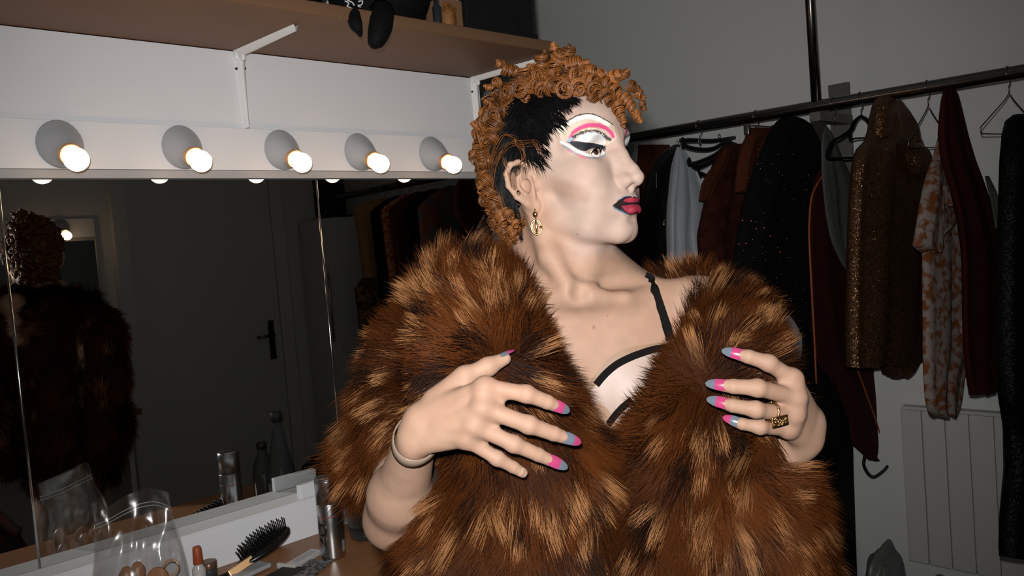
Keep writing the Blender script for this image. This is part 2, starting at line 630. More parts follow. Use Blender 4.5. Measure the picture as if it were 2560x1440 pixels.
def d_ear(A):
    A = A - V3([7, 0, -2], np.float32)
    e = d_ell(A, (-12, 76, 4), (17, 6.5, 31), np.stack([nz([0.93, 0.34, 0.12]), nz([-0.34, 0.94, 0]), nz(np.cross(nz([0.93, 0.34, 0.12]), nz([-0.34, 0.94, 0])))], 1))
    e = smin(e, d_chain(A, [(-2, 75, 8), (3, 77, 18), (0, 80, 28), (-9, 84, 36), (-20, 88, 36), (-29, 90, 26), (-31, 89, 10),
                            (-25, 85, -8), (-15, 79, -20), (-6, 75, -27)], [2.4, 2.8, 3.2, 3.6, 3.8, 3.8, 3.6, 3.4, 3.8, 4.6], 3), 3)
    e = smin(e, d_ell(A, (-5, 74.5, -24), (6.5, 4.0, 8.5)), 4)
    e = smax(e, -d_ell(A, (-8, 83, 2), (8.5, 6.5, 10)), 3)
    e = smax(e, -d_chain(A, [(-2, 86, 22), (-12, 90, 29), (-23, 93, 24), (-25, 92, 8)], [1.8, 2.2, 2.2, 1.6], 2), 2)
    e = smin(e, d_chain(A, [(-8, 81, 22), (-16, 84.5, 16), (-19, 84.5, 4), (-14, 81, -8), (-6, 78, -13)], [2.0, 2.6, 2.8, 2.8, 2.4], 2), 2.5)
    e = smin(e, d_ell(A, (3, 75, -1), (4.2, 3.6, 6.5)), 2.5)
    e = smin(e, d_ell(A, (-11, 71.5, 2), (17, 6, 27)), 3)
    return e


def d_head(P):
    L = toH(P)                        # millimetres
    A = L.copy()
    A[:, 1] = np.abs(A[:, 1])         # the head is symmetric
    d = d_ell(L, (2, 0, 52), (100, 78, 88))
    d = smin(d, d_ell(L, (48, 0, 56), (59, 64, 55)), 25)
    d = smin(d, d_ell(L, (50, 0, -18), (47, 58, 78)), 25)
    d = smin(d, d_chain(A, [(99, 6, 38), (89, 40, 41), (70, 60, 34)], [8, 9, 7], 6), 14)
    d = smin(d, d_ell(A, (68, 44, -8), (22, 19, 20)), 26)
    d = smin(d, d_cap(A, (64, 48, -6), (12, 62, 2), 10, 8), 30)
    d = smin(d, d_ell(A, (58, 34, -42), (28, 25, 34)), 28)
    d = smin(d, d_ell(L, (78, 0, -50), (27, 31, 32)), 14)
    d = smin(d, d_chain(A, [(6, 60, -20), (16, 56, -52), (48, 38, -76), (74, 12, -90)], [11, 12, 12, 13], 12), 18)
    d = smin(d, d_ell(L, (75, 0, -86), (18, 21, 16)), 12)
    d = smin(d, d_ell(L, (28, 0, -60), (46, 45, 23)), 18)
    # eye sockets
    d = smax(d, -d_ell(A, (106, 33, 20), (20, 20, 12.5)), 12)
    # nose
    d = smin(d, d_chain(L, [(97, 0, 34), (105.5, 0, 8), (114.5, 0, -16), (118, 0, -26)], [8, 7.2, 7.8, 8.6], 6), 13)
    d = smin(d, d_cap(A, (98, 7, 6), (103, 10, -22), 6, 7), 10)
    d = smin(d, d_ell(L, (118.5, 0, -27.5), (8.5, 9.5, 8.5)), 4)
    d = smin(d, d_ell(A, (106, 12.5, -29), (10.5, 7, 8.0)), 7)
    d = smin(d, d_cap(L, (119, 0, -33), (104, 0, -40), 4.2, 5), 4)
    d = smax(d, -d_ell(A, (111, 6.8, -39.0), (7.0, 3.6, 4.6)), 2.0)
    # eyelids round the eyeball
    ed = np.linalg.norm(A - V3([78.5, 33, 17.6], np.float32), axis=1)
    d = smin(d, ed - 13.4, 4)
    a1 = np.linalg.norm((A - V3([90, 32, 2.5], np.float32)) * V3([0.0, 1, 1], np.float32), axis=1) - 19.4
    a2 = np.linalg.norm((A - V3([90, 32, 32.6], np.float32)) * V3([0.0, 1, 1], np.float32), axis=1) - 20.8
    op = np.maximum(np.maximum(a1, a2), 80 - A[:, 0])
    d = smax(d, -np.maximum(op, -(ed - 30) * 0 + (ed - 24)), 0.9)
    # lips, pushed forward in a pout
    up = d_chain(A, [(103.5, 0, -54.5), (102.5, 4.5, -53.6), (95, 14, -55.5), (84.5, 23.5, -59.5)], [5.2, 5.6, 4.6, 2.4], 3)
    lo_ = d_chain(A, [(101.5, 0, -67.0), (100.5, 6, -67.0), (94, 14, -65.0), (84.5, 23.5, -60.5)], [6.6, 6.6, 5.2, 2.2], 3)
    d = smin(d, up, 4.5)
    d = smin(d, lo_, 4.5)
    d = smax(d, -d_chain(A, [(110, 0, -60.6), (104, 8, -60.8), (97, 15, -60.4), (87, 23, -60.0)], [1.5, 1.5, 1.4, 0.9], 1), 1.8)
    d = smax(d, -d_ell(L, (103, 0, -79), (9, 17, 5.5)), 6)          # hollow over the chin
    d = smax(d, -d_cap(L, (113, 0, -41), (111, 0, -50), 2.4, 2.4), 4)  # philtrum
    # ear
    near = (A[:, 1] > 58) & (A[:, 0] > -45) & (A[:, 0] < 25) & (A[:, 2] > -45) & (A[:, 2] < 55)
    if near.any():
        d[near] = smin(d[near], d_ear(A[near]), 3.5)
    return d / 1000.0


# ---- torso, in room coordinates
NOTCH = W(1448, 742, 1.115)
NECKB = W(1418, 716, 1.195)
TR = nz(LR + 0.10 * LF)               # the chest faces the camera, a little to its right
TF = nz(np.cross(UP, TR))             # into the chest's back direction fixed below
if TF @ LF > 0:
    TF = -TF                          # outward from the chest
TM = np.stack([TR, TF, UP], 1)


def d_torso(P):
    d = d_cap(P, H(-14, 0, -30), NECKB, 0.056, 0.064)
    d = smin(d, d_cap(P, H(-10, 0, -70), W(1425, 735, 1.165), 0.047, 0.045), 0.02)
    d = smin(d, d_cap(P, W(1452, 630, 1.185), W(1484, 740, 1.180), 0.032, 0.040), 0.03)
    # larynx, sternomastoid cords of the turned neck
    d = smin(d, d_chain(P, [H(-14, 60, -24), W(1372, 640, 1.122), W(1424, 722, 1.108)], [0.010, 0.0105, 0.007], 0.01), 0.030)
    d = smin(d, d_chain(P, [H(-14, -58, -24), W(1474, 648, 1.185), W(1484, 730, 1.135)], [0.008, 0.009, 0.007], 0.01), 0.025)
    d = smin(d, d_ell(P, W(1466, 655, 1.140), (0.010, 0.010, 0.018)), 0.03)
    # trapezius and shoulders
    d = smin(d, d_chain(P, [W(1440, 705, 1.205), W(1590, 766, 1.200), W(1730, 795, 1.200)], [0.046, 0.038, 0.046], 0.02), 0.040)
    d = smin(d, d_chain(P, [W(1390, 655, 1.215), W(1260, 742, 1.215), W(1130, 770, 1.205)], [0.048, 0.040, 0.046], 0.02), 0.055)
    d = smin(d, d_cap(P, W(1752, 792, 1.205), W(1790, 930, 1.22), 0.058, 0.05), 0.03)
    d = smin(d, d_cap(P, W(1115, 775, 1.205), W(1060, 930, 1.23), 0.058, 0.05), 0.03)
    # rib cage, breast muscles
    d = smin(d, d_ell(P, W(1450, 960, 1.255), (0.160, 0.125, 0.215), TM), 0.04)
    d = smin(d, d_ell(P, W(1570, 870, 1.20), (0.085, 0.060, 0.070), TM), 0.05)
    d = smin(d, d_ell(P, W(1330, 870, 1.20), (0.085, 0.060, 0.070), TM), 0.05)
    d = smin(d, d_ell(P, W(1592, 990, 1.165), (0.064, 0.050, 0.060), TM), 0.025)
    d = smin(d, d_ell(P, W(1390, 990, 1.165), (0.064, 0.050, 0.060), TM), 0.025)
    # collar bones
    d = smin(d, d_chain(P, [W(1478, 742, 1.118), W(1560, 738, 1.135), W(1640, 722, 1.165), W(1722, 728, 1.185)], [0.0085, 0.0070, 0.0070, 0.009], 0.015), 0.026)
    d = smin(d, d_chain(P, [W(1424, 742, 1.118), W(1330, 742, 1.135), W(1250, 728, 1.165), W(1150, 730, 1.185)], [0.0085, 0.0070, 0.0070, 0.009], 0.015), 0.026)
    d = smax(d, -d_ell(P, W(1450, 733, 1.095), (0.011, 0.016, 0.013), TM), 0.012)
    d = smax(d, -d_ell(P, W(1590, 700, 1.140), (0.045, 0.012, 0.007), TM), 0.026)
    return d


HIP = W(1500, 1430, 1.27)
HIP[2] = 0.93


def d_lower(P):
    d = d_cap(P, W(1455, 1010, 1.265), HIP, 0.125, 0.135)
    for s in (-1, 1):
        hp = HIP + TR * 0.085 * s - UP * 0.05
        kn = V3([hp[0], hp[1], GZ + 0.50]) + TF * 0.03
        an = V3([hp[0], hp[1], GZ + 0.10]) + TR * 0.02 * s
        d = smin(d, d_chain(P, [hp, kn, an], [0.092, 0.058, 0.042], 0.03), 0.05)
        d = smin(d, d_chain(P, [an - UP * 0.045 - TF * 0.03, an - UP * 0.05 + TF * 0.06, an - UP * 0.062 + TF * 0.15], [0.040, 0.038, 0.026], 0.02), 0.025)
    return d


# ---- the two hands: knuckle positions of every finger
RH = dict(   # person's right hand, spread on the fur
    wrist=W(1046, 1078, 0.985), elbow=W(985, 1298, 1.135), shoulder=W(1075, 850, 1.225),
    index=[W(1212, 968, 0.948), W(1316, 985, 0.946), W(1368, 1005, 0.955), W(1397, 1018, 0.962)],
    middle=[W(1206, 1020, 0.940), W(1322, 1062, 0.938), W(1384, 1084, 0.950), W(1420, 1097, 0.958)],
    ring=[W(1186, 1064, 0.944), W(1284, 1110, 0.944), W(1346, 1137, 0.955), W(1384, 1155, 0.962)],
    pinky=[W(1164, 1098, 0.953), W(1243, 1146, 0.955), W(1283, 1168, 0.962), W(1307, 1182, 0.967)],
    thumb=[W(1090, 1000, 0.985), W(1162, 944, 0.985), W(1220, 917, 0.990), W(1262, 897, 0.998)])
LH = dict(   # person's left hand, holding the other edge
    wrist=W(2014, 1080, 1.045), elbow=W(1846, 1262, 1.135), shoulder=W(1790, 930, 1.225),
    index=[W(1982, 948, 0.998), W(1922, 908, 0.985), W(1872, 892, 0.985), W(1840, 885, 0.990)],
    middle=[W(1990, 994, 0.992), W(1894, 970, 0.966), W(1834, 966, 0.968), W(1800, 963, 0.974)],
    ring=[W(1985, 1038, 0.996), W(1890, 1024, 0.966), W(1832, 1014, 0.968), W(1803, 1007, 0.974)],
    pinky=[W(1972, 1074, 1.005), W(1900, 1068, 0.978), W(1856, 1060, 0.978), W(1832, 1052, 0.982)],
    thumb=[W(2006, 1030, 1.050), W(1952, 960, 1.058), W(1896, 930, 1.052), W(1860, 915, 1.050)])
FR = dict(index=[.0105, .0096, .0084, .0066], middle=[.0108, .0098, .0086, .0068], ring=[.0102, .0092, .0080, .0064],
          pinky=[.0090, .0080, .0070, .0060], thumb=[.0150, .0118, .0108, .0076])


def d_hand(P, Hd, sleeve=True):
    w = Hd['wrist']
    el = Hd['elbow']
    ax = nz(w - el)
    palm = None
    side = nz(Hd['index'][0] - Hd['pinky'][0])
    for n, s in (('index', 0.016), ('middle', 0.006), ('ring', -0.006), ('pinky', -0.017)):
        c = d_cap(P, w + side * s + ax * 0.004, Hd[n][0], 0.0155, FR[n][0] * 1.02)
        palm = c if palm is None else smin(palm, c, 0.012)
    palm = smin(palm, d_cap(P, w + side * 0.014, Hd['thumb'][1], 0.016, 0.0125), 0.014)
    palm = smin(palm, d_cap(P, w - side * 0.006, (Hd['ring'][0] + Hd['pinky'][0]) / 2 + nz(LF) * 0.012, 0.014, 0.011), 0.012)
    d = palm
    fs = None
    for n in ('index', 'middle', 'ring', 'pinky', 'thumb'):
        J, r = Hd[n], FR[n]
        if n == 'thumb':
            c = d_chain(P, J, r, 0.006)
        else:
            c = d_chain(P, J, [r[0] * 0.95, r[1] * 0.97, r[2], r[3]], 0.002)
            c = smin(c, np.linalg.norm(P - J[1].astype(np.float32), axis=1) - r[1] * 0.99, 0.006)
        fs = c if fs is None else smin(fs, c, 0.0018)
    d = smin(d, fs, 0.0075)
    # knuckles, wrist bone, forearm
    for n in ('index', 'middle', 'ring', 'pinky'):
        d = smin(d, np.linalg.norm(P - (Hd[n][0] - nz(Hd[n][0] - CAM) * 0.004).astype(np.float32), axis=1) - FR[n][0] * 0.82, 0.012)
        mc = Hd[n][0] - nz(Hd[n][0] - CAM) * 0.0085
        d = smin(d, d_cap(P, w + (mc - w) * 0.30 - nz(w - CAM) * 0.010, mc, 0.0030, 0.0032), 0.007)
    ns_ = ('index', 'middle', 'ring', 'pinky')
    for a, b in zip(ns_[:-1], ns_[1:]):
        p0 = (Hd[a][0] + Hd[b][0]) / 2
        p1 = ((Hd[a][0] * 0.64 + Hd[a][1] * 0.36) + (Hd[b][0] * 0.64 + Hd[b][1] * 0.36)) / 2 + nz(p0 - CAM) * 0.004
        d = smin(d, d_cap(P, p0, p1, 0.0095, 0.0060), 0.008)
    if sleeve:
        fa = d_cap(P, w + side * 0.008, el + (w - el) * 0.30, 0.0195, 0.036)
        fa = smin(fa, d_cap(P, w - side * 0.010, el + (w - el) * 0.30, 0.0185, 0.034), 0.01)
        fa = smin(fa, d_cap(P, el + (w - el) * 0.30, el, 0.041, 0.037), 0.02)
        fa = smin(fa, np.linalg.norm(P - (w - side * 0.019 - nz(w - CAM) * 0.006 - ax * 0.006).astype(np.float32), axis=1) - 0.0095, 0.010)
        d = smin(d, fa, 0.012)
        d = smin(d, d_cap(P, el, Hd['shoulder'], 0.038, 0.052), 0.02)
    return d


def d_body(P):
    return smin(smin(d_head(P), d_torso(P), 0.018), d_lower(P), 0.03)


def d_headneck(P):
    d = d_head(P)
    m = toH(P)[:, 2] < -15
    d[m] = smin(d[m], d_torso(P[m]), 0.018)
    return d


bodyV, bodyF, nv = [], [], 0


def addnet(fn, lo, hi, h, M=None, o=None, keep=None, **k):
    global nv
    if M is None:
        v, q = nets(fn, lo, hi, h, **k)
    else:
        Mf, of = M.astype(np.float32), o.astype(np.float32)
        v, q = nets(lambda X: fn(X @ Mf.T + of), lo, hi, h, **k)
        v = v @ M.T + o
    if keep is not None:
        kv = keep(v)
        q = q[kv[q].all(1)]
        used = np.unique(q)
        mp = np.full(len(v), -1)
        mp[used] = np.arange(len(used))
        v, q = v[used], mp[q]
    bodyV.append(v)
    bodyF.append(q + nv)
    nv += len(v)
    return v, q


def in_headbox(v, g):
    q = (v - HO) @ HM
    return (q[:, 2] > -0.1435 + g) & (np.abs(q[:, 1]) < 0.0935 - g) & (q[:, 0] > -0.1015 + g)


ZN = -0.098                                          # the head and neck pieces of the field meet below the jaw
hd_v, hd_q = addnet(d_headneck, (-0.105, -0.098, -0.150), (0.135, 0.098, 0.146), 0.0015, HM, HO,
                    keep=lambda v: in_headbox(v, 0.0), margin=2.0)
lo_t = W(1450, 960, 1.2) + V3([-0.36, -0.36, -0.16])
hi_t = W(1450, 960, 1.2) + V3([0.36, 0.36, 0.37])
addnet(lambda P: smin(smin(d_head(P), d_torso(P), 0.018), d_cap(P, W(1455, 1010, 1.265), HIP, 0.125, 0.135), 0.03), lo_t, hi_t, 0.004, keep=lambda v: ~in_headbox(v, 0.011))
addnet(lambda P: smin(d_torso(P), d_lower(P), 0.03), (HIP[0] - 0.36, HIP[1] - 0.36, GZ - 0.02), (HIP[0] + 0.36, HIP[1] + 0.36, lo_t[2] + 0.01), 0.010)
for Hd in (RH, LH):
    pts = np.vstack([Hd['wrist'], Hd['elbow']] + [Hd[n] for n in FR])
    lo, hi = pts.min(0) - 0.045, pts.max(0) + 0.045
    addnet(lambda P: d_hand(P, Hd), lo, hi, 0.0018)
    pts = np.vstack([Hd['elbow'], Hd['shoulder']])
    addnet(lambda P: d_cap(P, Hd['elbow'], Hd['shoulder'], 0.037, 0.050), pts.min(0) - 0.07, pts.max(0) + 0.07, 0.008)
BV = np.concatenate(bodyV)
BF = np.concatenate(bodyF)

# ---- refine the painted half of the face so that the make-up has crisp edges
L_ = (BV - HO) @ HM * 1000
def zone(L, both):
    r = np.abs(L[:, 1]) if both else L[:, 1]
    return ((L[:, 0] > 55) & (r > -3) & (L[:, 2] > 3) & (L[:, 2] < 82)) | ((L[:, 0] > 72) & (r < 32) & (r > -12) & (L[:, 2] > -80) & (L[:, 2] < -44))


def subdivide(V, Q):
    E4 = np.sort(np.stack([Q, np.roll(Q, -1, 1)], -1), -1)
    key = E4[..., 0].astype(np.int64) * 4000000 + E4[..., 1]
    ed, inv = np.unique(key.ravel(), return_inverse=True)
    inv = inv.reshape(-1, 4)
    em = (V[ed // 4000000] + V[ed % 4000000]) / 2
    fc = V[Q].mean(1)
    n0, n1 = len(V), len(V) + len(ed)
    e = inv + n0
    c = (np.arange(len(Q)) + n1)[:, None]
    nq = [np.concatenate([Q[:, [i]], e[:, [i]], c, e[:, [(i - 1) % 4]]], 1) for i in range(4)]
    return np.concatenate([V, em, fc]), np.concatenate(nq)


done = []
todo = BF
for lev in range(2):
    L_ = (BV - HO) @ HM * 1000
    z_ = zone(L_, lev == 0)
    if lev == 0:
        z_ &= np.arange(len(BV)) < len(hd_v)
    FQ = z_[todo].all(1)
    done.append(todo[~FQ])
    BV, todo = subdivide(BV, todo[FQ])
BF = np.concatenate(done + [todo])

# ---- skin and make-up as vertex paint
def seg_dist(x, y, pl):
    pl = V3(pl, float)
    d = np.full(len(x), 1e9)
    tt = np.zeros(len(x))
    n = len(pl) - 1
    for i in range(n):
        a, b = pl[i], pl[i + 1]
        ab = b - a
        t = np.clip(((x - a[0]) * ab[0] + (y - a[1]) * ab[1]) / (ab @ ab), 0, 1)
        q = np.hypot(x - a[0] - t * ab[0], y - a[1] - t * ab[1])
        tt = np.where(q < d, (i + t) / n, tt)
        d = np.minimum(d, q)
    return d, tt


def in_poly(x, y, pl):
    ins = np.zeros(len(x), bool)
    pl = list(pl)
    for (x0, y0), (x1, y1) in zip(pl, pl[1:] + pl[:1]):
        c = ((y0 > y) != (y1 > y)) & (x < (x1 - x0) * (y - y0) / ((y1 - y0) or 1e-9) + x0)
        ins ^= c
    return ins


def ss(a, b, x):
    t = np.clip((x - a) / (b - a), 0, 1)
    return t * t * (3 - 2 * t)


def hash01(P, s):
    q = np.floor(np.asarray(P) * s)
    h = np.sin(q @ V3([12.9898, 78.233, 37.719])) * 43758.5453
    return h - np.floor(h)


def vnoise(P, s, seed=0):
    """smooth value noise"""
    q = P * s + seed * 17.3
    i = np.floor(q)
    f_ = q - i
    f_ = f_ * f_ * (3 - 2 * f_)
    r = 0
    for a in (0, 1):
        for b in (0, 1):
            for c in (0, 1):
                h = np.sin((i + V3([a, b, c])) @ V3([12.9898, 78.233, 37.719]) + seed) * 43758.5453
                h = h - np.floor(h)
                r = r + h * (f_[:, 0] if a else 1 - f_[:, 0]) * (f_[:, 1] if b else 1 - f_[:, 1]) * (f_[:, 2] if c else 1 - f_[:, 2])
    return r


SKIN = V3([0.275, 0.168, 0.116])
POWDER = V3([0.300, 0.213, 0.172])
cols = np.tile(SKIN, (len(BV), 1))
L_ = (BV - HO) @ HM * 1000
ishead = (L_[:, 2] > -150) & (np.abs(L_[:, 1]) < 100) & (L_[:, 0] > -110) & (L_[:, 0] < 140) & (np.linalg.norm(BV - HO, axis=1) < 0.19)
w_face = (ss(5, 45, L_[:, 0]) * ss(-125, -95, L_[:, 2]) * ishead)[:, None]
cols = cols * (1 - w_face) + POWDER * w_face
# far side of the face wears the mirrored make-up: paint is looked up at the near-side twin of the point
Lm = L_.copy()
Lm[:, 1] = np.abs(Lm[:, 1])
mx_, my_, _ = project(HO + (Lm / 1000) @ HM.T)
fm = ishead * ss(15, 45, L_[:, 0])
_w = HO + (Lm / 1000) @ HM.T
mx_ = mx_ + 1.3 * (vnoise(_w, 420, 3) - 0.5) + 0.7 * (vnoise(_w, 1100, 4) - 0.5)
my_ = my_ + 1.3 * (vnoise(_w, 420, 5) - 0.5) + 0.7 * (vnoise(_w, 1100, 6) - 0.5)
grain_ = vnoise(_w, 1500, 7)


def lay(c, a):
    global cols
    a = (np.clip(a, 0, 1) * fm)[:, None]
    cols = cols * (1 - a) + V3(c) * a


def stroke(pl, w, c, soft=1.2, op=1.0, w2=None):
    d, t = seg_dist(mx_, my_, pl)
    ww = w if w2 is None else w + (w2 - w) * t
    lay(c, op * (1 - ss(ww - soft, ww + soft, d)) * (0.80 + 0.25 * grain_))


def z2(pl):                           # points read off an enlarged view of the eye and mouth
    return [(1360 + x / 3.789, 240 + y / 3.789) for x, y in pl]


# cheek contour make-up
d, t = seg_dist(mx_, my_, [(1372, 455), (1410, 470), (1460, 488)])
lay((0.23, 0.135, 0.092), 0.55 * (1 - ss(6, 30, d)))
# pale ground from lid to brow
lay((0.43, 0.33, 0.26), 0.8 * in_poly(mx_, my_, z2([(110, 300), (290, 200), (420, 168), (560, 212), (660, 280), (690, 400), (600, 470), (420, 350), (260, 420), (170, 440)])))
stroke(z2([(150, 300), (230, 255), (300, 218), (380, 196), (450, 198), (530, 222), (610, 268)]), 5.5, (0.56, 0.52, 0.45), 2.0)
stroke(z2([(255, 400), (285, 345), (340, 305), (420, 276), (520, 275), (590, 305), (640, 352), (655, 385)]), 6.0, (0.42, 0.032, 0.135), 2.6, 1.0, 4.5)
stroke(z2([(300, 340), (380, 300), (480, 288), (560, 300)]), 3, (0.36, 0.05, 0.10), 2, 0.6)
stroke(z2([(285, 365), (360, 325), (450, 312)]), 2.5, (0.45, 0.30, 0.14), 2.2, 0.8)
stroke(z2([(235, 428), (280, 390), (340, 355), (420, 332), (500, 335), (560, 365), (600, 400), (625, 410)]), 4.2, (0.018, 0.022, 0.032), 2.0)
lay((0.48, 0.46, 0.435), in_poly(mx_, my_, z2([(296, 412), (350, 375), (420, 346), (490, 345), (545, 372), (580, 410), (588, 455), (560, 468), (470, 446), (390, 436), (330, 426)])))
gl = hash01(BV, 900)
stroke(z2([(430, 375), (500, 378), (555, 400)]), 5.0, (0.32, 0.35, 0.39), 3.5, 0.7)
lay((0.60, 0.56, 0.45), ((gl > 0.80) * in_poly(mx_, my_, z2([(280, 400), (340, 320), (420, 300), (520, 310), (590, 400), (500, 400), (420, 360)]))) * 0.8)
# black wing and lash line
lay((0.012, 0.013, 0.016), in_poly(mx_, my_, z2([(222, 432), (262, 424), (320, 428), (400, 440), (480, 448), (560, 468), (585, 482), (585, 512), (560, 503), (500, 492), (440, 500), (395, 523), (345, 515), (285, 480)])))
stroke(z2([(560, 500), (574, 530), (572, 552)]), 1.8, (0.02, 0.025, 0.035), 1.0)
lay((0.25, 0.30, 0.37), 0.75 * in_poly(mx_, my_, z2([(205, 425), (250, 385), (285, 400), (240, 440)])))
stroke(z2([(165, 436), (215, 462), (270, 492), (330, 528), (400, 556), (480, 566), (545, 556), (566, 540)]), 3.6, (0.56, 0.535, 0.49), 1.2)
stroke(z2([(180, 468), (240, 508), (300, 548), (350, 570), (420, 584), (500, 586), (560, 572), (582, 545)]), 1.6, (0.10, 0.15, 0.20), 1.6, 0.9)
stroke(z2([(225, 515), (260, 533)]), 1.5, (0.55, 0.06, 0.15), 1.2, 0.8)
stroke(z2([(330, 565), (390, 590)]), 2.2, (0.58, 0.08, 0.14), 1.6, 0.8)
# brow line
stroke(z2([(105, 303), (150, 278), (200, 252), (250, 222), (300, 192), (350, 175), (410, 166), (470, 172), (530, 196), (590, 230), (652, 272)]), 1.9, (0.018, 0.015, 0.014), 0.9, 1.0, 1.2)
# lips
lipO = z2([(646, 1044), (700, 992), (755, 956), (803, 944), (842, 957), (872, 938), (900, 950), (915, 1010), (905, 1085), (860, 1122), (795, 1124), (715, 1094)])
lay((0.011, 0.0055, 0.0065), in_poly(mx_, my_, lipO))
stroke(z2([(665, 1058), (715, 1088), (765, 1112), (780, 1118)]), 2.2, (0.075, 0.125, 0.165), 1.4, 0.9)
stroke(z2([(700, 985), (755, 952), (803, 942)]), 1.6, (0.10, 0.15, 0.20), 1.2, 0.8)
stroke(z2([(842, 952), (868, 934)]), 1.6, (0.25, 0.32, 0.38), 1.2, 0.8)
RED = (0.195, 0.0155, 0.030)
lay(RED, in_poly(mx_, my_, z2([(748, 996), (775, 972), (815, 962), (870, 962), (905, 975), (905, 1010), (850, 1006), (790, 1010)])))
lay(RED, in_poly(mx_, my_, z2([(735, 1042), (790, 1032), (850, 1030), (905, 1030), (900, 1085), (855, 1116), (800, 1112), (765, 1082)])))
# uneven skin
cols *= (0.93 + 0.14 * vnoise(BV, 90, 13))[:, None] * np.array([1.0, 1.0, 1.0])
cols[:, 1:] *= (0.96 + 0.08 * vnoise(BV, 45, 14))[:, None]
# moles
for mxp, myp in ((1492, 751), (1485, 820), (1601, 766), (1443, 586), (1518, 788)):
    q = on_s = None
    px_, py_, pz_ = project(BV)
    dd = np.hypot(px_ - mxp, py_ - myp)
    a = (1 - ss(1.4, 2.8, dd))[:, None] * (pz_ < 1.19)[:, None]
    cols = cols * (1 - 0.75 * a) + V3([0.10, 0.045, 0.03]) * 0.75 * a

M_skin = MAT('skin', (1, 1, 1), 0.58, attr='Col', spec=0.18, bump=0.09, bscale=800)
bs = M_skin.node_tree.nodes['Principled BSDF']
bs.inputs['Subsurface Weight'].default_value = 0.06
bs.inputs['Subsurface Radius'].default_value = (0.6, 0.25, 0.12)
bs.inputs['Subsurface Scale'].default_value = 0.008
person = OBJ('person', BV, BF, M_skin, cols=cols, origin=(HIP[0] * FIGURE, HIP[1] * FIGURE, 0),
             label='person with theatrical make-up wearing a brown fur coat, looking away to one side', cat='person')

# ---- eyes
M_eye = MAT('eye_white', (1, 1, 1), 0.12, attr='Col', spec=0.6, coat=0.6)
for s in (1, -1):
    c = V3([78.5, 33 * s, 17.6])
    look = nz(V3([0.86, 0.06 + 0.40 * 0, 0.0]) + V3([0, 0.20, 0.02]))   # glance toward the near side
    Fm = frame(look, (0, 1, 0))
    m = MB()
    th = np.linspace(0, math.pi, 25)
    prof = [(12.4 * math.sin(t) + 1e-4, 12.4 * math.cos(t)) for t in th]
    m.lathe(prof, 32, Fm, c, cap=False)
    v = np.concatenate(m.v)
    ang = np.degrees(np.arccos(np.clip((v - c) @ look / 12.4, -1, 1)))
    ec = np.tile(V3([0.78, 0.74, 0.70]), (len(v), 1))
    ec[ang < 29] = (0.045, 0.020, 0.010)
    ec[ang < 12] = (0.004, 0.004, 0.004)
    OBJ('eye', HO + (v / 1000) @ HM.T, m.f, M_eye, person, cols=ec)

# ---- lashes
M_lash = MAT('lash_black', (0.003, 0.003, 0.004), 0.8, spec=0.0)
for s in (1, -1):
    m = MB()
    lid = []
    for t in np.linspace(0.02, 0.98, 26):
        a = math.radians(155 - 125 * t)
        r0 = 32 + 20.6 * math.cos(a) * 0.80
        u0 = 2.5 + 19.4 * math.sin(a)
        f0 = 78.5 + math.sqrt(max(1, 13.5 ** 2 - (r0 - 33) ** 2 - (min(u0, 22) - 17.6) ** 2))
        out = nz([1.0, (r0 - 30) * 0.06, 0.62 if s > 0 else 0.15])
        ln = (5.0 if s > 0 else 13.0) + 3.0 * max(0, 0.5 - t)
        p0 = V3([f0 + 0.6, r0, min(u0, 22.0)])
        P = [p0, p0 + out * ln * 0.5 + V3([0, 0, 0.2]), p0 + out * ln * 0.85 + V3([0, 0, 2.6]), p0 + out * ln + V3([0, 0, 5.6])]
        P = V3(P) * V3([1, s, 1])
        lid.append(P[0])
        if s < 0 or t < 0.3:
            m.tube(HO + (P / 1000) @ HM.T, [0.00045, 0.0004, 0.0003, 0.0001], 4)
    m.tube(HO + (V3(lid) / 1000) @ HM.T, 0.0008, 6)
    m.build('eyelashes', M_lash, person)

# ---- painted almond nails
M_pink = MAT('nail_pink', (0.28, 0.034, 0.100), 0.22, var=0.03, spec=0.6)
M_blue = MAT('nail_grey_blue', (0.088, 0.104, 0.130), 0.22, var=0.03, spec=0.6)
M_gem = MAT('nail_gem', (0.85, 0.72, 0.5), 0.15, metal=0.6)


def nail(tip, prev, normal, ln, wid, base, cols_, back=0.010, name='fingernail', rad=0.0066):
    ax = nz(tip - prev)
    nrm = nz(normal - ax * (normal @ ax))
    sd = np.cross(ax, nrm)
    G = []
    nvv, nu = 15, 9
    for i in range(nvv):
        v_ = i / (nvv - 1)
        wv = wid * (min(1.0, 0.80 + 1.2 * v_) if v_ < 0.35 else math.sqrt(max(0.0, 1 - ((v_ - 0.35) / 0.65) ** 1.7)) * 0.99 + 0.01)
        row = []
        for j in range(nu):
            u_ = -1 + 2 * j / (nu - 1)
            h = rad * 0.93 + 0.0016 * math.sin(math.pi * min(1, v_ * 0.9 + 0.05)) - 0.36 * wid * u_ * u_ * (wv / wid) ** 2 - 0.0022 * v_ * v_
            row.append(tip + ax * (-back + ln * v_) + sd * u_ * wv + nrm * h)
        G.append(row)
    G = V3(G)
    top, bot = G, G - nrm * 0.0011
    m = MB()
    k = int(round(base * (nvv - 1)))
    m.grid(top[:k + 1], mi=0)
    m.grid(top[k:], mi=1)
    m.grid(bot[:k + 1][:, ::-1], mi=0)
    m.grid(bot[k:][:, ::-1], mi=1)
    return m.build(name, list(cols_), person)


